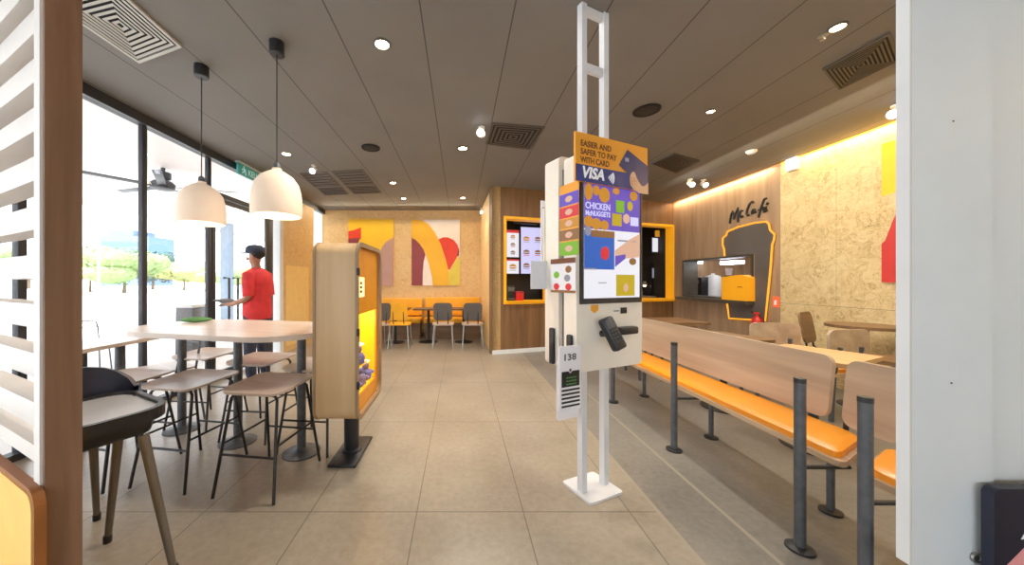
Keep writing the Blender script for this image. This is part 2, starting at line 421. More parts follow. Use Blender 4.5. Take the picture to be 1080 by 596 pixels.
# counter wall, dark wood, with two openings (local frame: x along, y into the wall)
CW = empty('wall_counter', W0, WRZ); struct(CW)
def cw(px, py): return onwall(px, py, W0, WRZ)
def holes_panel(L, Hh, holes, y0, y1):
    """solid panel L x Hh with rectangular holes"""
    xs = sorted({0.0, L} | {h[0] for h in holes} | {h[2] for h in holes}); zs = sorted({0.0, Hh} | {h[1] for h in holes} | {h[3] for h in holes})
    mb = MB()
    for i in range(len(xs)-1):
        z_run = None
        for j in range(len(zs)-1):
            cx, cz = (xs[i]+xs[i+1])/2, (zs[j]+zs[j+1])/2
            if any(h[0] < cx < h[2] and h[1] < cz < h[3] for h in holes):
                if z_run is not None: mb.b2((xs[i], y0, z_run), (xs[i+1], y1, zs[j])); z_run = None
                continue
            if z_run is None: z_run = zs[j]
        if z_run is not None: mb.b2((xs[i], y0, z_run), (xs[i+1], y1, Hh))
    return mb
ox0, oz1 = cw(531, 228); _, oz0 = cw(531, 321)
ox1 = ox0+0.95
px1, pz1 = cw(711, 237.5); _, pz0 = cw(711, 317.5)
px0 = px1-1.5
t = 0.045
h1 = (ox0, oz0, ox1, oz1); h2 = (px0, pz0, px1, pz1)
holes_panel(WLEN, H, [h1, h2], 0.0, 0.14).build('wood_panel', M['wood_dark'], CW, smooth=False)
MB().b2((0, -0.012, 0), (WLEN, 0.0, 0.075)).build('baseboard', M['white_paint'], CW, smooth=False)
def hatch(name, h, label, D=1.2, mg=.1):
    r = empty(name, W0, WRZ, label, 'counter window')
    x0, z0, x1, z1 = h
    o = [(x0,z0),(x1,z0),(x1,z1),(x0,z1)]; i = [(x0+t,z0+t),(x1-t,z0+t),(x1-t,z1-t),(x0+t,z1-t)]
    MB().ring(xz(o,-0.03), xz(i,-0.03), (0,0.2,0)).build('frame', M['yellow_trim'], r, smooth=False)
    MB().b2((x0+t, -0.10, z0+t), (x1-t, 0.30, z0+t+.012)).build('ledge', M['yellow_trim'], r, smooth=False)
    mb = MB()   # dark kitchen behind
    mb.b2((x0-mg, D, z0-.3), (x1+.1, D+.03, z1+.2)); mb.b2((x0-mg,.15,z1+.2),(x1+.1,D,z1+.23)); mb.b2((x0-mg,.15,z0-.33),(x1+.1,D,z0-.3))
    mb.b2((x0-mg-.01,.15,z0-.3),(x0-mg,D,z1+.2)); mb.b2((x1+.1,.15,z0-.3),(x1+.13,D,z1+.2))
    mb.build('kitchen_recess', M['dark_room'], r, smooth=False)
    return r
hatch('order_hatch', h1, 'yellow framed counter window left of the kiosk, with menu screens inside', .55, .0)
hatch('pickup_hatch', h2, 'yellow framed counter window right of the kiosk, dark kitchen inside')

# --- things inside the left hatch
def wallroot(name, rz, O, label, cat, group=None): return empty(name, O, rz, label, cat, group)
def lw(px, py, dep):    # point on a plane 'dep' behind the counter wall
    O = W0 + Vector((-math.sin(WRZ), math.cos(WRZ), 0))*dep
    return onwall(px, py, O, WRZ)
def menu(px0_, px1_, ptop, pbot, face, header, cols, rows, label, dep=0.35):
    xa, za = lw(px0_, ptop, dep); xb, _ = lw(px1_, ptop, dep); _, zb = lw(px0_, pbot, dep)
    r = empty('menu_screen', W0, WRZ, label, 'screen', 'menu screens in the counter window')
    MB().b2((xa, dep, zb), (xb, dep+.04, za)).build('casing', M['black_plastic'], r, smooth=False)
    fc = MB().b2((xa+.008, dep-.004, zb+.008), (xb-.008, dep, za-.008)).build('display', face, r, smooth=False)
    w, h = xb-xa, za-zb
    if header: MB().b2((xa+.008, dep-.006, za-.008-h*.1), (xb-.008, dep-.004, za-.008)).build('header_bar', header, fc, smooth=False)
    for i in range(cols):
        for j in range(rows):
            cx = xa+w*(i+.5)/cols; cz = za-h*.12-h*.85*(j+.5)/rows
            b = min(w/cols, h/rows)*.28
            mb = MB()
            mb.lathe([(b*.2,0),(b*.95,b*.12),(b,b*.3),(b,b*.42)], (0,0,-b*.45), 14)
            mb.lathe([(b,b*.6),(b*.85,b*.95),(b*.4,b*1.2),(.001,b*1.25)], (0,0,-b*.45), 14)
            mb.xf(Matrix.Translation((cx, dep-.005, cz)) @ Matrix.Diagonal((1,.02,1,1)))
            mb.build('burger_picture', M['scr_brown'] if (i+j) % 3 else M['scr_amber'], fc)
            MB().b2((cx-b*.9, dep-.0055, cz-b*.85), (cx+b*.9, dep-.004, cz-b*.68)).build('price_line', M['scr_red'] if j % 2 else M['scr_grey'], fc, smooth=False)
menu(534, 547.5, 242, 271.5, M['scr_white'], M['scr_red'], 1, 3, 'narrow white menu screen with red header, upper left in hatch')
menu(534, 547.5, 273, 289, M['scr_white'], M['scr_red'], 1, 1, 'small white menu screen under the narrow one in left hatch')
menu(549, 573, 239, 289, M['scr_lav'], None, 2, 3, 'large lavender menu screen with two columns of burgers')
a0 = lw(540, 233, .3); a1 = lw(566, 238, .3)
tag(MB().box(((a0[0]+a1[0])/2, .28, (a0[1]+a1[1])/2), (a1[0]-a0[0], .1, .05), bev=.01).xf(Matrix.Translation(W0) @ Matrix.Rotation(WRZ,4,'Z')).build('ceiling_speaker_bar', M['black_plastic']),
    'black bar mounted above the menu screens in left hatch', 'bar')
def hatch_item(name, label, cat, x0, x1, z0, z1, y0, m, extra=None):
    r = empty(name, W0, WRZ, label, cat)
    MB().box(((x0+x1)/2, y0+.08, (z0+z1)/2), (x1-x0, .16, z1-z0), bev=.012).build('body', m, r)
    if extra: extra(r, x0, x1, z0, z1, y0)
    return r
lz = oz0+t+.012
q0 = cw(536, 300); q1 = cw(545, 300); q2 = cw(553.5, 300)
def pos_top(r, x0, x1, z0, z1, y0):
    MB().box(((x0+x1)/2, y0-.004, z1-.06), ((x1-x0)*.8, .01, .07), bev=.003).build('display', M['slot_grey'], r)
    MB().b2((x0+.02, y0-.02, z0+.02), (x1-.02, y0+.02, z0+.05)).build('keypad', M['grey_metal'], r, smooth=False)
hatch_item('cash_terminal', 'black cash terminal on the ledge of the left hatch', 'terminal', q0[0], q1[0]-.005, lz, lz+.27, 0.05, M['black_plastic'], pos_top)
def flap(r, x0, x1, z0, z1, y0):
    MB().b2((x0-.002, y0-.002, z1-.03), (x1+.002, y0+.01, z1-.01)).build('rim', M['poster_maroon'], r, smooth=False)
hatch_item('red_dispenser', 'red box beside the black terminal in left hatch', 'box', q1[0]+.005, q2[0], lz, lz+.17, 0.03, M['red_paint'], flap)

# --- things inside the right hatch
xa, za = lw(688, 251, .5); xb, zb = lw(700.5, 266, .5)
r = empty('order_monitor', W0, WRZ, 'lit white order monitor hanging in the right hatch', 'screen')
MB().b2((xa-.02, .5, zb-.02), (xb+.02, .55, za+.02)).build('casing', M['black_plastic'], r, smooth=False)
MB().b2((xa, .494, zb), (xb, .5, za)).build('display', M['scr_white'], r, smooth=False)
MB().tube([((xa+xb)/2,.53,za), ((xa+xb)/2,.53,pz1+.2)], .012).build('bracket', M['black_metal'], r)
xa, za = lw(688, 283, .6); xb, zb = lw(697, 293, .6)
r = empty('notice', W0, WRZ, 'white paper notice below the order monitor in right hatch', 'paper')
MB().b2((xa, .6, zb), (xb, .604, za)).build('sheet', M['scr_grey'], r, smooth=False)
MB().b2((xa-.03, .604, pz0-.3), (xb+.15, .64, za+.12)).build('backing_panel', M['black_plastic'], r, smooth=False)
xa, za = lw(692, 243, .45); xb, zb = lw(703, 250, .45)
tag(MB().b2((xa,.45,zb),(xb,.48,za)).xf(Matrix.Translation(W0) @ Matrix.Rotation(WRZ,4,'Z')).build('orange_sign', M['scr_amber'], smooth=False), 'small orange sign at top of the right hatch', 'sign')
r = empty('steel_shelf', W0, WRZ, 'steel kitchen counter standing inside the right hatch', 'counter')
MB().b2((px0+.1, .5, pz0-.3), (px1-.1, .95, pz0+.06)).build('cabinet', M['counter_steel'], r, smooth=False)
MB().b2((px0+.1, .4, pz0+.06), (px1-.05, .95, pz0+.09)).build('worktop', M['steel'], r, smooth=False)
xa, za = lw(680, 300, .6)
r = empty('heat_lamp', W0, WRZ, 'small glowing warm lamp at left of the right hatch', 'lamp')
MB().lathe([(.05,0),(.06,.03),(.03,.09),(.01,.1)], (xa+.1,.7,za-.02)).build('lamp_shade', M['steel'], r)
MB().ball((xa+.1,.7,za-.025), .035).build('bulb', M['pendant_bulb'], r)

front_wall()
# ------------------------------------------------------------------ right wall: local frame x toward the camera, y into the wall
RRZ = -PI/2; R0 = Vector((XR, 7.15, 0))
def rw(px, py): return onwall(px, py, R0, RRZ)
RW = empty('wall_right', R0, RRZ); struct(RW)
xo, _ = rw(823, 300)                      # where the chipboard starts
hx0, hz1 = rw(721, 274); hx1, _ = rw(795, 270); hz0 = 0.995; hz1 = 1.735
holes_panel(xo, H, [(hx0, hz0, hx1, hz1)], 0.0, 0.15).build('wood_panel', M['wood_grey'], RW, smooth=False)
sx, sz = rw(882, 323.5)
MB().b2((xo, .008, 0), (10.6, .15, H)).build('board_backing', M['black_ink'], RW, smooth=False)
g = 0.004
for (a, b, c, d) in ((xo, sx, 0, sz), (xo, sx, sz, H), (sx, sx+2.44, 0, sz), (sx, sx+2.44, sz, H), (sx+2.44, 10.6, 0, H)):
    MB().b2((a+g/2, 0.0, c+g/2), (b-g/2, .02, d-g/2)).build('chipboard_sheet', M['osb'], RW, smooth=False)
# lit cove along the top of the wall
tr = empty('trim_1', R0, RRZ); struct(tr)
MB().b2((xo+.02, -.010, H-.016), (10.6, -.001, H-.006)).build('led_strip', M['led_amber'], tr, smooth=False)
MB().b2((0.05, -.010, H-.014), (xo, -.001, H-.006)).build('led_strip', M['led_wood'], tr, smooth=False)
# service window
r = empty('service_hatch', R0, RRZ, 'grey framed service window cut through the dark cup panel', 'counter window')
o = [(hx0,hz0),(hx1,hz0),(hx1,hz1),(hx0,hz1)]; t2 = .03
i = [(hx0+t2,hz0+t2),(hx1-t2,hz0+t2),(hx1-t2,hz1-t2),(hx0+t2,hz1-t2)]
MB().ring(xz(o,-.03), xz(i,-.03), (0,.3,0)).build('frame', M['counter_steel'], r, smooth=False)
MB().b2((hx0-.02, -.16, hz0-.06), (hx1+.03, .3, hz0+.0)).build('ledge', M['counter_steel'], r, smooth=False)
mb = MB(); D = 1.6
mb.b2((hx0-.5, D, hz0-.4), (hx1+.5, D+.05, hz1+.5)); mb.b2((hx0-.5,.2,hz1+.5),(hx1+.5,D,hz1+.53)); mb.b2((hx0-.5,.2,hz0-.43),(hx1+.5,D,hz0-.4))
mb.b2((hx0-.53,.2,hz0-.4),(hx0-.5,D,hz1+.5)); mb.b2((hx1+.5,.2,hz0-.4),(hx1+.53,D,hz1+.5))
mb.build('kitchen_recess', M['wood_grey'], r, smooth=False)
MB().b2((hx0-.45, .5, hz0-.38), (hx1+.4, 1.0, hz0-.04)).build('back_counter', M['counter_steel'], r, smooth=False)
# lamps, machine and cup stack inside
for k, px in enumerate((731, 772)):
    x, z = onwall(px, 277, R0+Vector((.55,0,0)), RRZ)
    o = MB().box((x, .55, z), (.34, .2, .06), bev=.01).xf(Matrix.Translation(R0) @ Matrix.Rotation(RRZ,4,'Z')).build('panel_light', M['led_white'])
    tag(o, ['white light panel at left in the service window', 'white light panel above the orange carton in service window'][k], 'light', 'light panels in the service window')
cx_, cz_ = onwall(731, 300, R0+Vector((.4,0,0)), RRZ)
r = empty('coffee_machine', R0, RRZ, 'black coffee machine at left in the service window', 'coffee machine')
MB().box((cx_, .62, hz0+.19), (.42, .4, .42), bev=.02).build('body', M['black_plastic'], r)
MB().box((cx_, .41, hz0+.30), (.30, .02, .08), bev=.005).build('display', M['slot_grey'], r)
MB().tube([(cx_-.05,.40,hz0+.2),(cx_-.05,.40,hz0+.12)], .014).build('spout', M['steel'], r)
MB().b2((cx_-.18,.34,hz0-.02),(cx_+.18,.43,hz0+.0)).build('drip_tray', M['steel'], r, smooth=False)
cx_, cz_ = onwall(752, 296, R0+Vector((.7,0,0)), RRZ)
r = empty('water_boiler', R0, RRZ, 'bright steel boiler in the middle of the service window', 'boiler')
MB().lathe([(.13,0),(.14,.01),(.14,.40),(.12,.44),(.03,.47),(.03,.5)], (cx_,.7,hz0-.02)).build('tank', M['white_metal'], r)
MB().tube([(cx_,.56,hz0+.08),(cx_,.5,hz0+.08),(cx_,.5,hz0+.04)], .014).build('tap', M['black_plastic'], r)
cx_, cz_ = onwall(763, 296, R0+Vector((.25,0,0)), RRZ)
r = empty('cup_dispenser', R0, RRZ, 'steel cup holder beside the orange carton in service window', 'dispenser')
MB().lathe([(.07,0),(.07,.4),(.05,.42)], (cx_,.35,hz0)).build('tube', M['black_plastic'], r)
MB().lathe([(.04,0),(.055,.13)], (cx_,.35,hz0+.42)).build('paper_cup', M['paper'], r)
# orange carton
bx0, bz1 = onwall(766, 286, R0-Vector((.04,0,0)), RRZ); bx1, _ = onwall(795, 286, R0-Vector((.04,0,0)), RRZ)
r = empty('menu_carton', R0, RRZ, 'orange carton standing on the service window ledge', 'box')
bh = .40
MB().prism(xz([(bx0,hz0),(bx1,hz0),(bx1,hz0+bh-.04),(bx1-.1,hz0+bh+.01),(bx0+.3,hz0+bh+.01),(bx0,hz0+bh-.02)], -.12), (0,.24,0)).build('carton', M['orange_box'], r, smooth=False)
MB().b2((bx0+.32,-.123,hz0+.21),(bx0+.42,-.12,hz0+.222)).build('printed_mark', M['ink'], r, smooth=False)
# takeaway-cup shaped panel with lit outline
def rwp(a, b): return rw(680+a/2.293, 100+b/2.293)
cup = [rwp(*p) for p in ((208,541),(296,546),(303,480),(309,420),(313,362),(317,352),(319,338),(308,327),(305,312),(298,307),(270,310),(230,320),(204,331),(201,340),(193,346),(192,362),(196,374),(197,388))]
top_z = hz1+.005
ro = empty('cup_shaped_sign', R0, RRZ, 'slate panel shaped like a takeaway cup with lit orange outline', 'sign')
low = rwp(203, 500)
L = [(low[0], hz0-.065), cup[0]] + cup[1:-1] + [(cup[-1][0], top_z), (hx1+.035, top_z), (hx1+.035, hz0-.065)]
MB().prism(xz(L, -.02), (0,.019,0)).build('panel', M['cup_grey'], ro, smooth=False)
line = [(p[0], -.028, p[1]) for p in [(low[0], hz0-.075)]+cup[:-1]+[(cup[-1][0], top_z)]]
MB().tube(line, .014, 6).build('lit_outline', M['cup_line'], ro)
# handwritten word above the cup: strokes as bent tubes
ro = empty('cafe_sign', R0, RRZ, 'dark handwritten wall lettering above the cup panel', 'sign')
def scr(a, b): p = rw(755+a/11.92, 195+b/11.92); return (p[0], -.016, p[1])
strokes = [[(186,488),(192,430),(205,370),(225,332),(234,360),(236,432)], [(236,432),(258,360),(292,288),(294,340),(284,400),(290,468)],
    [(350,328),(332,322),(312,362),(314,400),(335,408),(352,392)],
    [(486,226),(468,208),(438,236),(405,310),(396,366),(410,388),(432,380)],
    [(500,310),(484,304),(464,336),(468,366),(486,358),(502,318),(504,350),(520,344)],
    [(648,172),(628,170),(606,210),(580,290),(556,370),(548,412)], [(548,318),(588,296),(612,284)],
    [(610,322),(648,296),(644,276),(624,282),(608,318),(620,340),(656,322)], [(652,248),(670,222)]]
for s in strokes:
    MB().tube([scr(*p) for p in s], .016, 6).build('letter_stroke', M['black_ink'], ro)
# framed notice high on the chipboard, red sign, extinguisher
xa, za = rw(832, 163); xb, zb = rw(844, 178)
r = empty('wall_light', R0, RRZ, 'small white lit box high on the chipboard wall', 'light')
MB().b2((xa, -.05, zb), (xb, -.001, za)).build('housing', M['white_plastic'], r, smooth=False)
MB().b2((xa+.01, -.054, zb+.01), (xb-.01, -.05, za-.01)).build('diffuser', M['scr_white'], r, smooth=False)
xa, za = rw(816, 313); xb, zb = rw(822, 324)
r = empty('fire_sign', R0, RRZ, 'small red sign on the wall beside the cup panel', 'sign')
MB().b2((xa, -.012, zb), (xb, -.001, za)).build('plate', M['sign_red'], r, smooth=False)
MB().tube([((xa+xb)/2,-.014,zb+.03),((xa+xb)/2,-.014,za-.05)], .014, 8).build('flame_symbol', M['white_ink'], r)
exx, exz = rw(805, 345)
r = empty('fire_extinguisher', R0+Vector((-.09,-exx,.42)), RRZ, 'red fire extinguisher on the wall below the cup panel', 'fire extinguisher')
MB().lathe([(.07,0),(.075,.02),(.075,.27),(.06,.32),(.025,.35),(.025,.38)]).build('cylinder', M['red_paint'], r)
MB().box((0,-.0755,.17),(.07,.004,.12)).build('sticker', M['paper'], r, smooth=False)
MB().box((0,-.02,.40),(.03,.09,.03),bev=.006).build('valve', M['red_paint'], r)
MB().tube([(0,-.06,.40),(0,-.1,.43)], .01).build('handle', M['black_plastic'], r)
MB().tube([(.03,0,.38),(.1,0,.34),(.11,0,.2),(.095,0,.1)], .01).build('hose', M['black_plastic'], r)
MB().box((0,.08,.2),(.05,.02,.2)).build('bracket', M['black_metal'], r)

# ------------------------------------------------------------------ posters (flat printed panels)
def clip_rect(poly, x0, z0, x1, z1):
    def cl(P, ins, inter):
        out = []
        for i in range(len(P)):
            a, b = P[i-1], P[i]
            if ins(b):
                if not ins(a): out.append(inter(a, b))
                out.append(b)
            elif ins(a): out.append(inter(a, b))
        return out
    def lx(v): return lambda a, b: (v, a[1]+(b[1]-a[1])*(v-a[0])/(b[0]-a[0]))
    def lz_(v): return lambda a, b: (a[0]+(b[0]-a[0])*(v-a[1])/(b[1]-a[1]), v)
    for ins, it in ((lambda p: p[0] >= x0, lx(x0)), (lambda p: p[0] <= x1, lx(x1)), (lambda p: p[1] >= z0, lz_(z0)), (lambda p: p[1] <= z1, lz_(z1))):
        if not poly: return poly
        poly = cl(poly, ins, it)
    return poly
B0 = Vector((0, YB, 0))
def bp(a, b): return onwall(360+a/6.62, 220+b/6.62, B0, 0.0)
def poster(name, label, O, rz, rect, base, shapes):
    r = empty(name, O, rz, label, 'poster')
    x0, z0, x1, z1 = rect
    MB().b2((x0, -.03, z0), (x1, -.001, z1)).build('panel', base, r, smooth=False)
    for k, (nm, m, pts) in enumerate(shapes):
        P = clip_rect(pts, x0, z0, x1, z1)
        if len(P) >= 3: MB().prism(xz(P, -.0308-.0008*k), (0,.0007,0)).build(nm, m, r, smooth=False)
    return r
def P(*pp): return [bp(*p) for p in pp]
a = bp(52, 75); b = bp(365, 540)
poster('wall_poster', 'poster of yellow arch with red block, left one on back wall', B0, 0, (a[0], b[1], b[0], a[1]), M['poster_yellow'],
    [('red_block', M['poster_red'], P((52,160),(95,150),(140,132),(140,215),(52,215))),
     ('maroon_strip', M['poster_maroon'], P((52,212),(132,206),(118,260),(95,330),(90,540),(52,540))),
     ('mauve_field', M['poster_mauve'], P((366,205),(340,216),(310,238),(286,270),(272,310),(262,380),(255,540),(366,540)))])
a = bp(492, 78); b = bp(828, 537)
poster('wall_poster', 'poster of golden arch over red heart shape, right one on back wall', B0, 0, (a[0], b[1], b[0], a[1]), M['poster_white'],
    [('red_heart', M['poster_red'], P((680,216),(710,202),(745,202),(785,220),(812,255),(822,300),(808,340),(756,430),(730,420),(690,300))),
     ('maroon_edge', M['poster_maroon'], P((820,270),(824,300),(822,330),(806,338),(812,300))),
     ('olive_corner', M['poster_olive'], P((828,330),(806,345),(756,432),(720,470),(690,540),(828,540))),
     ('gold_arch', M['poster_gold'], P((492,78),(560,80),(610,110),(655,170),(695,250),(728,350),(748,430),(752,540),(640,540),(632,470),(612,390),(590,320),(560,262),(528,225),(492,205))),
     ('maroon_field', M['poster_maroon'], P((492,205),(520,220),(550,250),(575,288),(588,322),(576,370),(570,440),(568,540),(492,540)))])
def rp_(a, b): return rw(920+a/2.98, 120+b/2.98)
x0, z1 = rp_(38, 96); _, z0 = rp_(38, 530)
def Q(*pp): return [rp_(*p) for p in pp]
x1 = x0+1.25
S = z1-z0
rr_ = poster('wall_poster', 'poster of yellow and crimson arch on the right chipboard wall', R0, RRZ, (x0, z0, x1, z1), M['poster_yellow'],
    [('tan_field', M['osb'], [(x0,z0),(x1,z0),(x1,z0+S*.28),(x0+.32,z0+S*.66),(x0,z0+S*.62)]),
     ('crimson_arch', M['poster_crimson'], [(x0,z0),(x0+.12,z0),(x0+.18,z0+S*.25),(x0+.26,z0+S*.45),(x0+.36,z0+S*.6),(x0+.46,z0+S*.7),(x0+.3,z0+S*.68),(x0+.2,z0+S*.58),(x0+.1,z0+S*.45),(x0+.03,z0+S*.3),(x0,z0+S*.28)]),
     ('crimson_sweep', M['poster_crimson'], [(x0+.3,z0+S*.68),(x0+.46,z0+S*.70),(x0+.8,z0+S*.6),(x0+1.05,z0+S*.3),(x0+1.1,z0),(x1,z0),(x1,z0+S*.3),(x0+1.0,z0+S*.72),(x0+.6,z0+S*.82)])])

# ------------------------------------------------------------------ glazed left wall
def yl(px): return F*(-XL)/(CX-px)
MUL = [0.2, 1.45, 2.45, yl(150.5), yl(219.5), yl(284)]
fr = []
def window(name, y0, y1, z0, z1, bars=()):
    r = empty(name, (XL, (y0+y1)/2, 0)); struct(r)
    a, b = y0-(y0+y1)/2, y1-(y0+y1)/2
    MB().b2((-.006, a, z0), (.006, b, z1)).build('window_glass', M['glass'], r, smooth=False)
    return r
windows = []
edges = [-3.4]+MUL
for k in range(len(edges)-2):
    w = window('window_%d' % (k+1), edges[k]+.026, edges[k+1]-.026, 0.05, H-.1); windows.append(w)
for k, y in enumerate(MUL):
    wd = .055 if k < 5 else .15
    o = MB().b2((XL-.025, y-wd/2, 0), (XL+.025, y+wd/2, H-.1), bev=.006).build('trim_%d' % (k+2), M['mullion']); struct(o)
struct(MB().b2((XL-.05, -3.4, H-.1), (XL+.05, 7.9, H)).build('trim_9', M['mullion'], smooth=False))
struct(MB().b2((XL-.04, -3.4, 0), (XL+.04, MUL[4]-.05, .05)).build('trim_10', M['mullion'], smooth=False))
# door bay between the last two mullions
y0, y1 = MUL[4]+.045, MUL[5]-.09
r = empty('door_1', (XL, y0, 0)); struct(r)
L = y1-y0
o = [(0,0.02),(L,0.02),(L,2.42),(0,2.42)]; i = [(.05,.1),(L-.05,.1),(L-.05,2.36),(.05,2.36)]
MB().ring([(0,a,b) for a, b in o], [(0,a,b) for a, b in i], (.03,0,0)).build('door_frame', M['mullion'], r, smooth=False)
MB().b2((.01, .05, .1), (.02, L-.05, 2.36)).build('door_glass', M['glass'], r, smooth=False)
MB().tube([(.03,.20,.75),(.10,.20,.75),(.10,.20,1.35),(.03,.20,1.35)], .016).build('door_handle', M['grey_metal'], r)
MB().tube([(.03,.38,.75),(.10,.38,.75),(.10,.38,1.35),(.03,.38,1.35)], .016).build('door_handle', M['grey_metal'], r)
struct(MB().b2((XL-.045, MUL[4]+.04, 2.43), (XL+.045, MUL[5]-.085, 2.49)).build('trim_11', M['mullion'], smooth=False))
w = window('window_9', y0, y1, 2.5, H-.1)
# chipboard column and last window
y0, y1 = yl(296), yl(329)
struct(MB().b2((XL-.1, y0, 0), (XL+.04, y1, H-.1)).build('wall_left', M['osb_back'], smooth=False))
struct(MB().b2((XL-.1, yl(292.5), 0), (XL+.05, y0, H-.1)).build('trim_12', M['white_paint'], smooth=False))
struct(MB().b2((XL+.041, y0+.1, .1), (XL+.045, y1-.25, 1.6)).build('trim_13', M['glow_shop_yellow'], smooth=False))  # soft yellow glow on the column, painted as a flat patch
window('window_8', y1, YB, .9, H-.1)
struct(MB().b2((XL-.1, y1, 0), (XL+.03, YB, .9)).build('wall_left_low', M['osb_back'], smooth=False))
# exit sign under the ceiling
ya, yb = yl(242)-.05, yl(272)
r = empty('exit_sign', (XL+.13, ya, 2.83), 0, 'teal emergency exit sign below the ceiling by the door', 'sign')
E = yb-ya
MB().b2((0,0,-.02),(.03,E,.14), bev=.004).build('panel', M['exit_green'], r)
MB().b2((-.02,0,.14),(.04,E,.165)).build('housing', M['white_metal'], r, smooth=False)
text('KELUAR', .12, 'lettering', M['exit_white'], r, Matrix.Translation((.032,E*.58,.02)) @ Matrix.Rotation(PI/2,4,'Z') @ Matrix.Rotation(PI/2,4,'X'), width=E*.55)
man = MB()
def m2(p): return (.033, p[0], p[1])
man.ball((.033,.115,.11),.014,1,(.2,1,1)); man.tube([m2((.11,.09)),m2((.12,.05))],.009,6); man.tube([m2((.12,.05)),m2((.15,.035)),m2((.155,.0))],.006,6)
man.tube([m2((.12,.05)),m2((.10,.025)),m2((.07,.015))],.006,6); man.tube([m2((.11,.085)),m2((.145,.075)),m2((.155,.06))],.005,6); man.tube([m2((.11,.085)),m2((.08,.07)),m2((.075,.05))],.005,6)
man.build('running_man', M['exit_white'], r)
MB().tube([(0.01,E*.3,.16),(0.01,E*.3,.17)],.006).build('hanger', M['steel'], r)

# ------------------------------------------------------------------ outdoors
struct(MB().b2((-80, -30, -.25), (XL-.05, 90, -.13)).build('ground', M['concrete'], smooth=False))
struct(MB().b2((-9.0, -8, 3.25), (XL-.06, 22, 3.4)).build('canopy_ceiling', M['canopy'], smooth=False))
struct(MB().b2((-9.1, -8, 3.15), (-9.0, 22, 3.55)).build('canopy_edge', M['canopy'], smooth=False))
p = gp(240, 310, -.13)
Yc = 11.2; Xc = (239.5-CX)*Yc/F
struct(MB().b2((Xc-.14, Yc-.14, -.13), (Xc+.14, Yc+.14, 3.25)).build('canopy_column', M['outdoor_column'], smooth=False))
fl = at(172, 197, 5.7)
r = empty('ceiling_fan', (fl.x, fl.y, fl.z), 0, 'dark ceiling fan hanging under the white canopy outside', 'ceiling fan')
MB().lathe([(.10,-.06),(.16,-.04),(.17,.05),(.13,.09),(.06,.11),(.11,.14),(.11,.24)]).build('motor', M['mullion'], r)
MB().lathe([(.03,.24),(.03,3.25-fl.z)], seg=10).build('rod', M['mullion'], r)
for k in range(5):
    a = 2*PI*k/5+.35
    mb = MB().box((.62,0,0),(.95,.11,.012), bev=.003); mb.xf(Matrix.Rotation(a,4,'Z') @ Matrix.Rotation(.2,4,'X'))
    mb.build('blade', M['mullion'], r)
lp = at(186, 190, 7.2)
r = empty('flood_lamp', lp, 0, 'white round lamp hanging beside the outdoor ceiling fan', 'lamp')
MB().lathe([(.02,.25),(.06,.24),(.17,.02),(.17,0)]).build('lamp_shade', M['white_paint'], r)
MB().lathe([(.012,.25),(.012,3.25-lp.z)], seg=8).build('rod', M['white_paint'], r)

def tree(name, label, px, Y, ptop, pbase_z, wid, m, n=900, seed=1):
    rnd = random.Random(seed)
    X = (px-CX)*Y/F; top = EYE-(ptop-CY)*Y/F; base = -.13
    r = empty(name, (X, Y, base), 0, label, 'tree', 'trees across the road')
    ht = top-base; tr_h = ht*.35
    MB().tube([(0,0,0),(.05*ht*.2,0,tr_h*.6),(0,0,ht*.6)], [ht*.035, ht*.028, ht*.015], 8).build('trunk', M['bark'], r)
    mb = MB(); blobs = [(rnd.uniform(-.32,.32)*wid, rnd.uniform(-.3,.3)*wid, ht*rnd.uniform(.42,.8), rnd.uniform(.22,.36)*wid) for _ in range(9)]
    for bx_, by_, bz_, br_ in blobs: mb.ball((bx_,by_,bz_), br_*.82, 2, (1,1,min(1,ht*.28/br_)))
    for _ in range(n):
        bx_, by_, bz_, br_ = rnd.choice(blobs)
        d = Vector((rnd.gauss(0,1), rnd.gauss(0,1), rnd.gauss(0,1))).normalized()
        c = Vector((bx_,by_,bz_))+Vector((d.x*br_, d.y*br_, d.z*min(br_, ht*.28)))*rnd.uniform(.8,1.08)
        c.z = min(c.z, ht)
        u = d.orthogonal().normalized(); v = d.cross(u); s_ = ht*rnd.uniform(.018,.035)
        u = (u+d*rnd.uniform(-.6,.6))*s_; v = (v+d*rnd.uniform(-.6,.6))*s_
        mb.face([c-u-v*.3, c-v, c+u-v*.2, c+v])
    mb.build('crown', m, r, smooth=False)
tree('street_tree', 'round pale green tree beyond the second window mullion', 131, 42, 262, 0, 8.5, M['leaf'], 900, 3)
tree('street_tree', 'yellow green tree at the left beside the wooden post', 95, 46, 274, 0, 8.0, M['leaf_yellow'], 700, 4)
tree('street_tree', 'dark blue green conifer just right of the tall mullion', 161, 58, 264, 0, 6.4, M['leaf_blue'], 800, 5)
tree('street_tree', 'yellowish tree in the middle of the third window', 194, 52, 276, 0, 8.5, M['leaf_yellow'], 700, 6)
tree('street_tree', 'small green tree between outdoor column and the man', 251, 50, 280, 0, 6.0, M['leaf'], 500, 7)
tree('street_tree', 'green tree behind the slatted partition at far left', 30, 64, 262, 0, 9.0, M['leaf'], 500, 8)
c = at(131, 300, 110)
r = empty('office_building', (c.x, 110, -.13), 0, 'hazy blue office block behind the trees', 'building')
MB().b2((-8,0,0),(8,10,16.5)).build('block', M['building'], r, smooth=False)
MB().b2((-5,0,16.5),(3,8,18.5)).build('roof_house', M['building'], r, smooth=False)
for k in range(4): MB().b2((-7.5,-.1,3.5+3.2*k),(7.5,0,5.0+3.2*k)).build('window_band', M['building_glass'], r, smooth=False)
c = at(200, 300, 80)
r = empty('low_building', (c.x, 80, -.13), 0, 'low pale yellow shop row behind the third window trees', 'building')
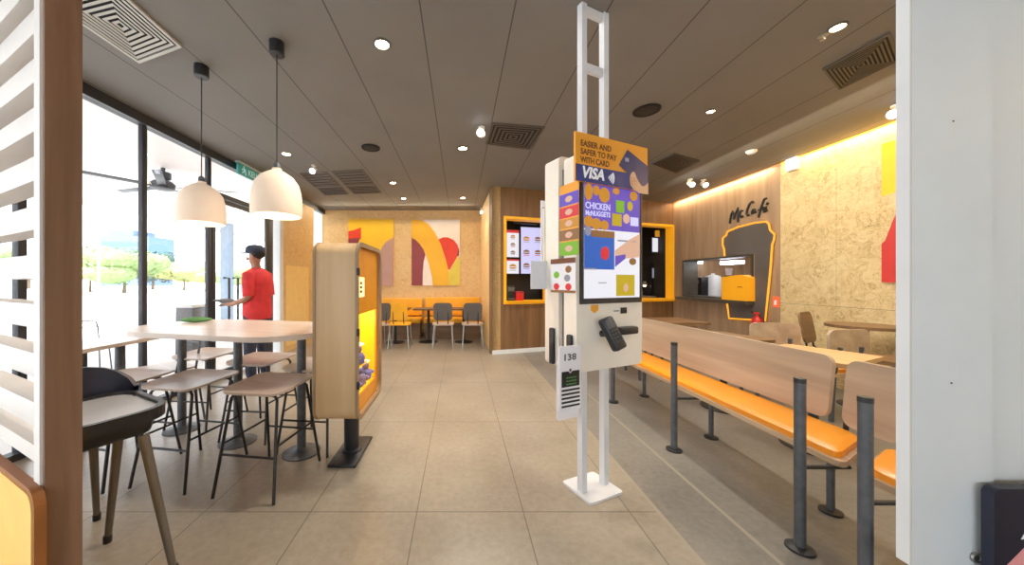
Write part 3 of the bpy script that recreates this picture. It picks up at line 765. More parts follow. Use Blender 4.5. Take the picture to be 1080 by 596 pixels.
MB().b2((-4,0,0),(5,6,6.5)).build('block', M['poster_white'], r, smooth=False)
for k in range(4): MB().b2((-3.6+2.2*k,-.1,1),(-2.1+2.2*k,0,5)).build('window_band', M['glow_shop_yellow'], r, smooth=False)
c = at(104, 300, 36)
r = empty('street_lamp', (c.x, 36, -.13), 0, 'thin street lamp pole left of the round green tree', 'street lamp')
MB().tube([(0,0,0),(0,0,5.2)], .09, 8).build('pole', M['white_metal'], r)
MB().box((.35,0,5.2),(.9,.14,.1), bev=.02).build('lamp_head', M['white_metal'], r)
r = empty('planter_box', (-4.35, 7.4, -.13), 0, 'pale grey box standing outside on the pavement', 'box')
bxp = at(201, 333, 6.2)
r.location = (bxp.x, 6.2, -.13)
MB().b2((-.16,-.15,0),(.16,.15,.95), bev=.01).build('body', M['grey_metal'], r)
MB().b2((-.18,-.17,.95),(.18,.17,1.0), bev=.008).build('lid', M['concrete'], r)

# ------------------------------------------------------------------ ceiling fittings
def diffuser(q, label, frame_m, n=6, rings_m=None, dark=None):
    """square louvred air diffuser from its four ceiling corners"""
    c = sum((Vector(p) for p in q), Vector())/4
    r = empty('air_diffuser', (c.x, c.y, H), 0, label, 'air vent')
    L = [Vector((p[0]-c.x, p[1]-c.y, 0)) for p in q]
    sc = lambda k, z: [(v.x*k, v.y*k, z) for v in L]
    MB().prism(sc(.99, -.004), (0,0,.003)).build('backing', dark or M['vent_dark'], r, smooth=False)
    MB().ring(sc(1.0,-.016), sc(.92,-.016), (0,0,.015)).build('frame', frame_m, r, smooth=False)
    for k in range(n):
        a = .86*(1-k/n); b = a-.86/n*.5
        mb = MB()
        o1, i1 = sc(a, -.014), sc(max(b,.02), -.012)
        mb.ring(o1, i1, (0,0,-.003)); mb.build('louvre', rings_m or frame_m, r, smooth=False)
    return r
def v2(px, py): p = cp(px, py); return (p.x, p.y, H)
diffuser([v2(192,48), v2(147,65), (-2.48,1.95,H), (-1.97,1.83,H)], 'bright square air diffuser above the left windows', M['vent_grey'], 7)
diffuser([v2(519,129), v2(575,133), v2(559,157), v2(512,151)], 'dark square air diffuser left of the truss column', M['vent_brown'], 5)
diffuser([v2(867.5,72), v2(885,93.5), v2(949,62), v2(939,33)], 'brown louvred air diffuser at upper right by the white panel', M['vent_brown'], 7)
diffuser([v2(687,172), v2(711,161), v2(738,169), v2(713,182)], 'dark air diffuser above the right counter window', M['vent_brown'], 5)
# four-panel return grille
q = [Vector(v2(*p)) for p in ((316,182.6),(382.4,178.3),(402.7,203),(341,205.6))]
c = sum(q, Vector())/4
r = empty('return_air_grille', (c.x, c.y, H), 0, 'four panel return air grille in the ceiling near the back wall', 'air vent')
def bl(u, v): p = (q[0]*(1-u)+q[1]*u)*(1-v)+(q[3]*(1-u)+q[2]*u)*v; return Vector((p.x-c.x, p.y-c.y, 0))
for u0, u1, v0, v1 in ((0,.44,0,.56),(.52,1,0,.56),(0.02,.44,.64,1),(.52,1,.64,1)):
    P4 = [bl(u0,v0), bl(u1,v0), bl(u1,v1), bl(u0,v1)]; cc = sum(P4, Vector())/4
    P3 = [cc+(p-cc)*.9 for p in P4]
    f_ = MB().ring([(p.x,p.y,-.012) for p in P4], [(p.x,p.y,-.012) for p in P3], (0,0,.011)).build('panel_frame', M['vent_brown'], r, smooth=False)
    MB().prism([(p.x,p.y,-.005) for p in P3], (0,0,.004)).build('filter', M['slot_grey'], f_, smooth=False)
    for k in range(5):
        s_ = .1+.8*k/4
        a_ = P3[0]*(1-s_)+P3[3]*s_; b_ = P3[1]*(1-s_)+P3[2]*s_
        MB().tube([(a_.x,a_.y,-.008),(b_.x,b_.y,-.008)], .006, 6).build('slat', M['vent_dark'], f_)
def speaker(px, py, rad, label):
    p = cp(px, py)
    r = empty('ceiling_speaker', (p.x, p.y, H), 0, label, 'speaker', 'round ceiling speakers')
    MB().lathe([(rad,-.001),(rad,-.012),(rad*.93,-.016),(rad*.9,-.010)]).build('rim', M['vent_dark'], r)
    MB().lathe([(rad*.92,-.006),(rad*.6,-.013),(.001,-.015)]).build('grille', M['speaker_grille'], r)
speaker(391, 155.5, .115, 'round dark ceiling speaker left of the air diffuser')
speaker(682, 116, .125, 'round dark ceiling speaker right of the truss column')
LIGHTS = []
def downlight(px, py, rad, label, power, m='bulb', col=(1,.90,.76)):
    p = cp(px, py)
    r = empty('downlight', (p.x, p.y, H), 0, label, 'downlight', 'recessed ceiling downlights')
    MB().lathe([(rad*1.25,-.001),(rad*1.25,-.008),(rad,-.012),(rad*.96,-.002)]).build('rim', M['vent_grey'] if px < 350 else M['vent_brown'], r)
    MB().lathe([(rad*.95,-.006),(rad*.6,-.012),(.001,-.014)]).build('bulb', M[m], r)
    if power:
        ld = bpy.data.lights.new('downlight_beam', 'SPOT'); ld.energy = power*1.7; ld.color = col; ld.spot_size = math.radians(125); ld.spot_blend = .8; ld.shadow_soft_size = .05
        lo = bpy.data.objects.new('downlight_beam', ld); COL.objects.link(lo); lo.parent = r; lo.location = (0,0,-.04)
for a in ((403,46,.05,'bright warm downlight near the top left of centre',60), (488,156,.055,'brightest warm downlight just left of the dark diffuser',70),
          (302,162,.05,'warm downlight right of the larger pendant lamp',50), (749.5,117,.035,'warm downlight right of the round ceiling speaker',55),
          (883.5,28,.04,'warm downlight next to the brown louvred diffuser',60), (414.5,192.5,.05,'small white downlight right of the return grille',25),
          (425.5,209,.05,'small downlight above the gap between the back posters',30), (488.5,208.5,.05,'small downlight above the right back poster',35)):
    downlight(*a)
def spot(px, py, label, aim=(0,-1,-.6)):
    p = cp(px, py)
    r = empty('spotlight', (p.x, p.y, H), 0, label, 'spotlight', 'small white ceiling spotlights')
    MB().lathe([(.035,0),(.035,-.02),(.012,-.022),(.012,-.06)]).build('mount', M['white_plastic'], r)
    d = Vector(aim).normalized()
    MB().tube([Vector((0,0,-.075))-d*.05, Vector((0,0,-.075)), Vector((0,0,-.075))+d*.06], [.03,.04,.045], 14).build('head', M['white_plastic'], r)
    MB().tube([Vector((0,0,-.075))+d*.058, Vector((0,0,-.075))+d*.066], .038, 14).build('lens', M['led_white'], r)
spot(331, 174, 'white spotlight at the corner of the return grille')
spot(508, 134, 'white spotlight beside the dark air diffuser', (-.3,-1,-.2))
spot(728, 189, 'left one of two white spotlights above the right counter')
spot(742, 189.5, 'right one of two white spotlights above the right counter')
spot(508, 219.5, 'tiny white spotlight in the back corner by the alcove wall')
spot(945, 111, 'white spotlight at far right above the chipboard wall', (-1,-.3,-.4))
p = cp(792.5, 159)
r = empty('smoke_detector', (p.x, p.y, H), 0, 'white dome detector on the ceiling above the lettering', 'detector')
MB().lathe([(.06,0),(.06,-.015),(.055,-.02)]).build('base', M['white_plastic'], r); MB().lathe([(.05,-.018),(.045,-.035),(.02,-.045),(.001,-.046)]).build('dome', M['white_paint'], r)
p = cp(868, 37)
r = empty('sprinkler', (p.x, p.y, H), 0, 'tiny sprinkler head beside the upper right downlight', 'sprinkler')
MB().lathe([(.03,-.001),(.03,-.006),(.008,-.008),(.008,-.03)]).build('stem', M['steel'], r); MB().lathe([(.016,-.03),(.016,-.033)]).build('plate', M['steel'], r)

# ------------------------------------------------------------------ pendant lamps
def pendant(px, ptop, pshade, pbot, Y, rad, label):
    X = (px-CX)*Y/F; z1 = EYE-(pshade-CY)*Y/F; z0 = EYE-(pbot-CY)*Y/F; h = z1-z0
    r = empty('pendant_lamp', (X, Y, z0), 0, label, 'pendant lamp', 'pendant lamps over the high table')
    MB().lathe([(.05,H-z0),(.05,H-z0-.085),(.044,H-z0-.09)]).build('ceiling_canopy', M['black_plastic'], r)
    MB().lathe([(.004,h),(.004,H-z0-.09)], seg=8).build('cord', M['black_metal'], r)
    MB().lathe([(.022,h-.005),(.022,h+.03),(.012,h+.045)], seg=14).build('socket', M['grey_metal'], r)
    pr = [(rad*.97,0),(rad,.02),(rad*1.0,h*.3),(rad*.96,h*.5),(rad*.86,h*.68),(rad*.66,h*.82),(rad*.36,h*.92),(rad*.2,h*.96),(rad*.19,h)]
    MB().lathe(pr+[(a-.008, b-.004 if b > .01 else b) for a, b in reversed(pr)], seg=36, cap=False).build('lamp_shade', M['lamp_shade'], r)
    MB().ball((0,0,h*.42), .05).build('bulb', M['pendant_bulb'], r)
    ld = bpy.data.lights.new('pendant_glow', 'POINT'); ld.energy = 9; ld.color = (1,.82,.6); ld.shadow_soft_size = .06
    lo = bpy.data.objects.new('pendant_glow', ld); COL.objects.link(lo); lo.parent = r; lo.location = (0,0,h*.3)
pendant(212.5, 70, 192, 236, 2.62, .163, 'left pale dome pendant lamp over the far end of table')
pendant(292, 45, 178, 228, 2.36, .165, 'right larger looking dome pendant lamp over the high table')

# ------------------------------------------------------------------ bar table and stools
TZ = .95
r = empty('bar_table', (-1.73, 2.585, 0), math.radians(-13), 'long high table with rounded end on three black pedestals', 'table')
top = rrect(1.62, .80, .36, 8)
MB().prism(xy(top, TZ-.035), (0,0,.035)).build('tabletop', M['table_top'], r, smooth=False)
ri = Matrix.Rotation(math.radians(13), 4, 'Z')
for px, py in ((192,457),(251,470),(318,481)):
    g_ = gp(px, py-4); l = ri @ (g_-Vector((-1.73,2.585,0)))
    o = MB().lathe([(.032,.03),(.032,TZ-.05)], (l.x,l.y,0), 18).build('leg', M['grey_metal'], r)
    MB().lathe([(.135,0),(.135,.008),(.05,.02),(.034,.035)], (l.x,l.y,0), 28).build('base_plate', M['grey_metal'], o)
    MB().box((l.x,l.y,TZ-.045),(.2,.2,.012)).build('mounting_plate', M['black_metal'], o, smooth=False)
p = at(207, 337, 2.86)
tag(MB().ball((0,0,0),1,3).xf(Matrix.Translation((p.x,p.y,TZ+.022)) @ Matrix.Rotation(.3,4,'Z') @ Matrix.Diagonal((.12,.05,.022,1))).build('folded_cloth', M['green_cloth']), 'green cloth lying on the back edge of the high table', 'cloth')

SEATZ = .645
def make_stool():
    r = empty('bar_stool', (0,0,0), 0, '', 'stool', 'backless bar stools at the high tables')
    mb = MB(); w, d = .42, .40          # gently dished plywood seat
    out = rrect(w, d, .07, 5); n = 6
    rings = []
    for k in range(n+1):
        s_ = k/n
        rings.append([(x*s_, y*s_) for x, y in out])
    def zz(x, y): return SEATZ-.022+.018*(abs(x)/(w/2))**2+.012*(1 if y > 0 else -.3)*(abs(y)/(d/2))**2
    for off in (0, -.014):
        prev = None
        c = mb.bm.verts.new((0,0,zz(0,0)+off))
        for k in range(1, n+1):
            cur = [mb.bm.verts.new((x,y,zz(x,y)+off)) for x, y in rings[k]]
            m_ = len(cur)
            for i_ in range(m_):
                if prev is None: mb._f([c, cur[i_], cur[(i_+1) % m_]])
                else: mb._f([prev[i_], cur[i_], cur[(i_+1) % m_], prev[(i_+1) % m_]])
            prev = cur
        if off == 0: e0 = prev
        else: e1 = prev
    for i_ in range(len(e0)): mb._f([e0[i_], e0[(i_+1) % len(e0)], e1[(i_+1) % len(e0)], e1[i_]])
    mb.build('seat', M['seat_ply'], r)
    for sx_ in (-1,1):
        for sy_ in (-1,1):
            MB().tube([(sx_*.06,sy_*.13,SEATZ-.045),(sx_*.135,sy_*.145,SEATZ-.045),(sx_*.155,sy_*.15,SEATZ-.065),(sx_*.20,sy_*.24,.006)], .0095, 8).build('leg', M['black_metal'], r)
    def lg(z): k = (SEATZ-.065-z)/(SEATZ-.07); return .155+.045*k, .15+.09*k
    for z, ax in ((.25,'f'),(.31,'s')):
        a_, b_ = lg(z)
        if ax == 'f':
            for s_ in (-1,1): MB().tube([(-a_,s_*b_,z),(a_,s_*b_,z)], .0075, 8).build('footrest', M['black_metal'], r)
        else:
            for s_ in (-1,1): MB().tube([(s_*a_,-b_,z),(s_*a_,b_,z)], .0075, 8).build('footrest', M['black_metal'], r)
    return r
st = make_stool()
def seat_c(px, py): return gp(px, py, SEATZ)
SPOTS = [((-1.245,2.19),-8,'bar stool nearest the toy cabinet on the near table side'), ((-1.83,2.28),-9,'second bar stool left of the toy cabinet, near table side'),
         (tuple(seat_c(129,397))[:2],-10,'white looking bar stool behind the high chair'), (tuple(seat_c(220,371))[:2],-6,'far side bar stool under the left pendant lamp'),
         (tuple(seat_c(277,376.5))[:2],-6,'far side bar stool in front of the man'), (tuple(seat_c(336,382))[:2],-6,'far side bar stool mostly behind the toy cabinet')]
for k, (xy_, a, lab) in enumerate(SPOTS):
    if k == 0: st.location = (xy_[0],xy_[1],0); st.rotation_euler = (0,0,math.radians(a)); st['label'] = lab
    else: copy_tree(st, (xy_[0],xy_[1],0), math.radians(a), lab)
# small table by the window and its two metal chairs
r = empty('window_table', (-2.98,2.75,0), 0, 'small pale table against the window on two legs', 'table')
MB().prism(xy(rrect(.42,.72,.05,4), .77), (0,0,.03)).build('tabletop', M['table_top'], r, smooth=False)
for y in (-.14,.16):
    o = MB().lathe([(.035,.02),(.035,.77)], (0,y,0), 16).build('leg', M['grey_metal'], r)
    MB().lathe([(.12,0),(.12,.01),(.036,.03)], (0,y,0), 20).build('base_plate', M['grey_metal'], o)
def make_metal_chair():
    r = empty('metal_chair', (0,0,0), 0, '', 'chair', 'thin metal chairs by the glass front')
    MB().prism(xy(rrect(.42,.40,.06,4), .50), (0,0,.016)).build('seat', M['seat_ply'], r, smooth=False)
    for s_ in (-1,1):
        MB().tube([(s_*.19,-.18,.5),(s_*.22,-.22,.0)], .01, 8).build('leg', M['grey_metal'], r)
        MB().tube([(s_*.19,.19,.5),(s_*.22,.25,.0)], .01, 8).build('leg', M['grey_metal'], r)
    MB().tube([(-.19,.19,.5),(-.19,.22,.70),(-.17,.24,.80),(-.12,.245,.82),(.12,.245,.82),(.17,.24,.80),(.19,.22,.70),(.19,.19,.5)], .01, 8).build('back_frame', M['grey_metal'], r)
    MB().tube([(-.18,.225,.72),(.18,.225,.72)], .008, 8).build('back_rail', M['grey_metal'], r)
    return r
mc = make_metal_chair()
mc.location = (-2.72,3.02,0); mc.rotation_euler = (0,0,-.5); mc['label'] = 'thin metal chair between mullion and high table end'
copy_tree(mc, (-5.6,4.97,-.13), 1.1, 'thin metal chair standing outside on the pavement at far left')

# ------------------------------------------------------------------ toy cabinet
cx0, cx1, cy0, cy1, cz0, cz1 = -.975, -.675, 2.2, 2.86, .36, 1.565
r = empty('toy_cabinet', ((cx0+cx1)/2, (cy0+cy1)/2, 0), 0, 'rounded tan cabinet with lit yellow toy window on a black foot', 'display cabinet')
w, d, h = cx1-cx0, cy1-cy0, cz1-cz0; zc = (cz0+cz1)/2
def yz(L, x): return [(x, a, b) for a, b in L]
out = rrect(d, h, .09, 6, 0, zc); inn = rrect(d-.03, h-.03, .078, 6, 0, zc)
MB().ring(yz(out,-w/2+.012), yz(inn,-w/2+.012), (w-.03,0,0)).build('shell', M['cab_tan'], r, smooth=True)
for x in (-w/2, w/2-.018):
    MB().ring(yz(rrect(d+.012,h+.012,.096,6,0,zc),x), yz(rrect(d-.05,h-.05,.07,6,0,zc),x), (.018,0,0)).build('edge_band', M['cab_edge'], r, smooth=False)
MB().prism(yz(inn,-w/2+.012), (.012,0,0)).build('back_panel', M['cab_tan'], r, smooth=False)
# front: amber fascia with a window and sign slot
fx = w/2-.03
wy0, wy1, wz0, wz1 = -.26, .26, .50, 1.07
fa = MB()
def fbox(y0,y1,z0,z1): fa.b2((fx-.012,y0,z0),(fx,y1,z1))
fz0, fz1 = cz0+.03, cz1-.03
fbox(-d/2+.02,d/2-.02,wz1,fz1); fbox(-d/2+.02,d/2-.02,fz0,wz0); fbox(-d/2+.02,wy0,wz0,wz1); fbox(wy1,d/2-.02,wz0,wz1)
fa.build('fascia', M['amber_panel'], r, smooth=False)
mb = MB(); mb.b2((-w/2+.03,wy0-.02,wz0-.02),(-w/2+.04,wy1+.02,wz1+.02)); mb.b2((-w/2+.04,wy0-.02,wz0-.03),(fx-.012,wy1+.02,wz0-.01)); mb.b2((-w/2+.04,wy0-.02,wz1+.01),(fx-.012,wy1+.02,wz1+.03))
mb.b2((-w/2+.04,wy1+.01,wz0),(fx-.012,wy1+.02,wz1)); mb.b2((-w/2+.04,wy0-.02,wz0),(fx-.012,wy0-.01,wz1))
mb.build('lit_box', M['cab_glow'], r, smooth=False)
sg = MB().b2((fx,-.27,1.19),(fx+.006,-.10,1.33)).build('lit_sign', M['cab_sign'], r, smooth=False)
for k, z in enumerate((1.22,1.25,1.28)): MB().b2((fx+.006,-.21,z),(fx+.008,-.16,z+.018)).build('sign_mark', M['ink'], sg, smooth=False)
for z in (cz0+.25, zc, cz1-.2): MB().box((w/2+.001,-d/2+.0,z),(.02,.016,.05),bev=.003).build('hinge', M['black_metal'], r)
po = MB().lathe([(.055,.02),(.055,cz0+.005)], (0,0,0), 24).build('post', M['black_plastic'], r)
MB().box((0,0,.011),(.2,.44,.022),bev=.006).build('foot_plate', M['black_plastic'], r)
MB().lathe([(.075,.02),(.075,.03),(.058,.04)], (0,0,0), 24).build('collar', M['black_plastic'], po)
toyspots = [(-.14,.505,0),(0.02,.505,1),(.17,.505,0),(-.16,.675,1),(-.02,.675,0),(-.15,.845,0)]
for s_y, s_z, s_d in ((0,.505,.5),(-.06,.675,.36),(-.13,.845,.18)):
    MB().b2((-w/2+.04,-.25,s_z-.012),(fx-.03,-.25+s_d,s_z)).build('shelf', M['cab_glow'], r, smooth=False)
tr0 = None
tlab = ['toy at near end of the lowest cabinet shelf','toy in the middle of the lowest cabinet shelf','toy at far end of the lowest cabinet shelf','toy at near end of the middle cabinet shelf','toy at far end of the middle cabinet shelf','single toy on the top cabinet shelf']
for k, (ty, tz, kind) in enumerate(toyspots):
    loc = Vector(((cx0+cx1)/2+.045, (cy0+cy1)/2+ty, tz))
    rt = empty('toy', loc, .4*k, ('blue ' if kind == 0 else 'violet ')+tlab[k], 'toy', 'toys in the lit cabinet'); rt.scale = (1.18,1.18,1.08)
    mm = M['toy_blue'] if kind == 0 else M['toy_violet']
    MB().lathe([(.035,0),(.05,.01),(.052,.05),(.04,.075),(.02,.085)], seg=16).build('body', mm, rt)
    MB().ball((0,0,.105), .034, 2).build('head', M['toy_violet'] if kind == 0 else M['toy_blue'], rt)
    MB().lathe([(.02,0),(.026,.008),(.001,.018)], (0.0,-.02,.135), 12).build('hat', M['pendant_bulb'], rt)
    for s_ in (-1,1): MB().tube([(s_*.045,0,.06),(s_*.065,-.02,.045)], .012, 8).build('arm', mm, rt)

# ------------------------------------------------------------------ ordering kiosk
KA = math.atan2(.204, .45); u = Vector((math.cos(KA), math.sin(KA), 0)); nb = Vector((-math.sin(KA), math.cos(KA), 0))
K0 = Vector((.668, 1.856, 0)); Kroot = K0 + u*.247 + nb*.13
def kz(px, py, dep=0.0):
    O = K0+u*.247+nb*dep; s_, z = onwall(px, py, O, KA); return s_, z
r = empty('order_kiosk', Kroot, KA, 'tall white self ordering kiosk with lit screen on truss column', 'kiosk')
def ky(dep): return dep-.13
x_l, zb_ = kz(608, 392); x_r, _ = kz(677, 386); zt_ = 2.02
zb_ = .79
def slab(dep0, dep1, xl, xr, z0, z1, rad=.03): return MB().prism(xz(rrect(xr-xl, z1-z0, rad, 5, (xl+xr)/2, (z0+z1)/2), ky(dep0)), (0, dep1-dep0, 0))
body = slab(0, .10, x_l, x_r, zb_, zt_).build('front_body', M['white_plastic'], r, smooth=False)
rear = slab(.145, .27, x_l-.0, x_r, zb_, zt_+.03).build('rear_body', M['white_plastic'], r, smooth=False)
MB().b2((x_l+.03, ky(.10), zb_+.04), (x_r-.03, ky(.145), zt_-.05)).build('spine', M['slot_grey'], r, smooth=False)
# bezel and display
s0, zt = kz(611, 189); s1, _ = kz(675, 199); _, zb = kz(610, 321)
scr_ = MB().b2((s0, ky(-.012), zb), (s1, ky(0), zt)).build('screen', M['black_plastic'], r, smooth=False)
def tile(nm, m, u0, v0, u1, v1, k=1):   # u right, v down, in fractions of the lit area
    X0, X1, Z1, Z0 = s0+.022, s1-.022, zt-.022, zb+.032
    return MB().b2((X0+(X1-X0)*u0, ky(-.012-.0012*k), Z1-(Z1-Z0)*v1), (X0+(X1-X0)*u1, ky(-.012-.0012*(k-1)), Z1-(Z1-Z0)*v0)).build(nm, m, scr_, smooth=False)
def uv(u_, v_, k=3):
    X0, X1, Z1, Z0 = s0+.022, s1-.022, zt-.022, zb+.032
    return (X0+(X1-X0)*u_, ky(-.012-.0012*k), Z1-(Z1-Z0)*v_)
tile('display', M['scr_white'], 0, 0, 1, 1)
tile('banner_tile', M['scr_purple'], 0, 0, 1, .39, 2)
def blobs(nm, m, pts, k=3):
    mb = MB()
    for (a, b, rx, rz_) in pts:
        c_ = uv(a, b, k); mb.ball((0,0,0), 1, 2); 
    mb.bm.free(); mb = MB()
    for (a, b, rx, rz_) in pts:
        c_ = uv(a, b, k); mb.ball(c_, 1, 2, (rx, .001, rz_))
    return mb.build(nm, m, scr_)
for q_ in [(.07,.07,.032,.05),(.20,.05,.028,.03),(.34,.08,.045,.045),(.55,.03,.03,.02),(.88,.05,.035,.03),(.07,.33,.035,.035),(.2,.345,.04,.035),(.34,.35,.035,.03)]:
    blobs('nugget_picture', M['scr_amber'], [q_])
text('CHICKEN', .052, 'lettering', M['scr_lav'], scr_, upright(uv(.23,.215)[0], uv(0,0,3)[1], uv(0,.215)[2]), width=.19, bold=.001)
text('McNUGGETS', .04, 'lettering', M['scr_lav'], scr_, upright(uv(.23,.27)[0], uv(0,0,3)[1], uv(0,.275)[2]), width=.19, bold=.001)
tile('sauce_tile', M['scr_green'], .55, .11, .70, .22, 3); blobs('sauce_picture', M['scr_olive'], [(.81,.15,.025,.03)])
tile('sauce_tile', M['scr_olive'], .48, .235, .65, .345, 3); blobs('sauce_picture', M['scr_pink'], [(.74,.27,.03,.03)])
tile('caption_bar', M['scr_lav'], .82, .25, .97, .33, 3)
tile('picture_tile', M['scr_blue'], 0, .40, .52, .745, 2)
blobs('fruit_picture', M['scr_red'], [(.35,.60,.035,.04)]); blobs('drop_picture', M['scr_grey'], [(.06,.41,.025,.03)])
tile('strip_tile', M['scr_brown'], .12, .40, .52, .46, 3); tile('strip_tile', M['scr_grey'], 0, .735, .2, .748, 3)
MB().prism([uv(a, b, 2) for a, b in ((.53,.57),(.80,.46),(1,.40),(1,.62),(.72,.64),(.53,.72))], (0,-.0012,0)).build('picture_tile', M['scr_pink'], scr_, smooth=False)
MB().prism([uv(a, b, 3) for a, b in ((.53,.62),(.72,.60),(.72,.64),(.53,.72))], (0,-.0012,0)).build('ribbon_picture', M['scr_purple'], scr_, smooth=False)
blobs('burger_picture', M['scr_brown'], [(.86,.665,.032,.022)])
tile('line_mark', M['scr_grey'], .58, .47, .95, .485, 3)
ot = tile('picture_tile', M['scr_olive'], .555, .79, .90, .985, 2); blobs('cup_picture', M['scr_pink'], [(.73,.91,.022,.026)])
tile('caption_bar', M['scr_grey'], .24, .86, .38, .868, 2)
# payment fittings below
a_ = kz(627, 325); 
MB().prism(xz([(a_[0]-.03,a_[1]+.018),(a_[0]+.03,a_[1]+.018),(a_[0]+.03,a_[1]-.012),(a_[0],a_[1]-.03),(a_[0]-.03,a_[1]-.012)], ky(-.002)), (0,.003,0)).build('gold_badge', M['orange_print'], r, smooth=False)
a_ = kz(656, 327.5); MB().box((a_[0]+.012,ky(-.002),a_[1]),(.05,.004,.036)).build('code_sticker', M['black_ink'], r, smooth=False)
MB().b2((a_[0]-.07,ky(-.0015),a_[1]-.004),(a_[0]-.025,ky(0),a_[1]+.002)).build('caption_bar', M['slot_grey'], r, smooth=False)
a_ = kz(658, 348)
MB().box((a_[0],ky(-.02),a_[1]),(.15,.05,.045),bev=.01).build('receipt_slot', M['black_plastic'], r)
a_ = kz(634.5, 350)
rot = Matrix.Rotation(-.28,4,'Y') @ Matrix.Rotation(-.35,4,'X')
pt = MB().box((0,0,0),(.085,.05,.19),bev=.016,seg=3).xf(Matrix.Translation((a_[0],ky(-.075),a_[1])) @ rot).build('card_terminal', M['black_plastic'], r)
MB().box((0,-.026,.055),(.062,.004,.05),bev=.001).xf(Matrix.Translation((a_[0],ky(-.075),a_[1])) @ rot).build('terminal_screen', M['slot_grey'], pt)
for i_ in range(3):
    for j_ in range(4):
        MB().box((-.02+.02*i_,-.027,.015-.02*j_),(.013,.005,.011),bev=.002).xf(Matrix.Translation((a_[0],ky(-.075),a_[1])) @ rot).build('key', M['grey_metal'], pt)
MB().tube([(a_[0],ky(0),a_[1]-.01),(a_[0],ky(-.06),a_[1])], .02).build('terminal_arm', M['black_plastic'], pt)
# posts, floor plate, truss
for px, py in ((614,512),(637,509)):
    lx_, _ = kz(px, py, .132); lx_ = lx_
    MB().b2((lx_-.020, ky(.132)-.020, .014), (lx_+.020, ky(.132)+.020, H)).build('post', M['white_metal'], r, smooth=False)
    if px == 614: x_a = lx_
    else: x_b = lx_
yp = ky(.132)
for z in (H-.03, 2.62, 2.14):
    MB().b2((x_a+.020, yp-.012, z-.025), (x_b-.020, yp+.012, z+.025)).build('rung', M['white_metal'], r, smooth=False)
MB().prism(xy(rrect(.27,.24,.02,4,(x_a+x_b)/2,yp+.01), 0), (0,0,.014)).build('floor_plate', M['white_metal'], r, smooth=False)
# sign on top
sv0, svt = kz(607, 138, -.03); sv1, _ = kz(683, 153, -.03); _, svb = kz(607, 190, -.03)
sg = empty('payment_sign', Kroot, KA, 'orange and blue card payment sign on top of the kiosk', 'sign')
yS = ky(-.03); SW, SH = sv1-sv0, svt-svb
bd = MB().b2((sv0, yS, svb), (sv1, yS+.014, svt)).build('board', M['orange_print'], sg, smooth=False)
def sgp(a, b, k=1): return (sv0+SW*a, yS-.001*k, svt-SH*b)
MB().prism([sgp(*p) for p in ((0,.655),(1,.655),(1,1),(0,1))], (0,.001,0)).build('blue_band', M['blue_print'], bd, smooth=False)
for s_, zf, wd_ in (('EASIER AND', .27, .40), ('SAFER TO PAY', .44, .48), ('WITH CARD', .605, .38)):
    tx = text(s_, .045, 'lettering', M['ink'], bd, upright(sv0+SW*.06, yS-.0012, svt-SH*zf), align='LEFT', bold=.0012, width=SW*wd_)
text('VISA', .085, 'lettering', M['white_ink'], bd, upright(sv0+SW*.07, yS-.0025, svt-SH*.91), align='LEFT', shear=.22, bold=.003, width=SW*.28)
mb = MB()
for k in range(4):
    rr2 = .012+.013*k; c_ = sgp(.41,.835,3)
    mb.tube([(c_[0]+rr2*math.cos(a), c_[1], c_[2]+rr2*math.sin(a)) for a in [math.radians(x) for x in range(-38,39,19)]], .0035, 6)
mb.build('contactless_mark', M['white_ink'], bd)
MB().prism([sgp(a,b,3) for a, b in ((.69,.14),(1.0,.42),(1.0,.66),(.93,.95),(.565,.52))], (0,.0012,0)).build('bank_card', M['dark_blue'], bd, smooth=False)
blob = MB(); c_ = sgp(.68,.37,4)
blob.box((c_[0],c_[1],c_[2]),(.03,.0015,.022)); blob.build('card_chip', M['scr_grey'], bd, smooth=False)
hand = [(.75,.63),(.775,.60),(.80,.63),(.815,.70),(.85,.80),(.90,.90),(.95,.88),(1.0,.78),(1.0,1.06),(.86,1.06),(.78,1.0),(.735,.92),(.72,.80),(.725,.72)]
MB().prism([sgp(a,b,4) for a, b in hand], (0,.001,0)).build('printed_hand', M['skin_pale'], bd, smooth=False)
for a, b, c2, d2 in ((.725,.74,.80,.735),(.73,.81,.81,.80),(.745,.88,.82,.86)):
    MB().tube([sgp(a,b,5), sgp(c2,d2,5)], .006, 6).build('printed_finger', M['skin_pale'], bd)
# posters clipped to the kiosk's left side
sideX = x_l
def sy(px, py):   # point on the kiosk's left side face: depth behind the front and height
    O = K0+u*.247+u*sideX; s_, z = onwall(px, py, O, KA+PI/2); return s_, z
pr_ = empty('promo_poster', Kroot, KA, 'tall promotional strip of coloured food pictures on kiosk side', 'poster')
d0, zt0 = sy(611, 188); d1, zb0 = sy(597, 268)
d0, d1 = min(d0,.012), .13
zt0, zb0 = 1.86, 1.45
bk = MB().b2((x_l-.004, ky(d0), zb0), (x_l-.001, ky(d1), zt0)).build('sheet', M['orange_print'], pr_, smooth=False)
bands = [('purple_band',M['scr_purple'],.13,.30),('red_band',M['scr_red'],.32,.47),('amber_band',M['scr_amber'],.49,.62),('brown_band',M['scr_brown'],.64,.79),('green_band',M['scr_green'],.81,1.0)]
for nm, m_, a, b in bands:
    bb = MB().b2((x_l-.0055, ky(d0), zt0-(zt0-zb0)*b), (x_l-.004, ky(d1), zt0-(zt0-zb0)*a)).build(nm, m_, bk, smooth=False)
    MB().ball((x_l-.006, ky((d0+d1)/2), zt0-(zt0-zb0)*(a+b)/2), .03, 2, (.02,1,.6)).build('food_picture', M['scr_pink'], bk)
fl_ = empty('menu_flyer', Kroot, KA, 'small white food flyer below the coloured strip on kiosk', 'poster')
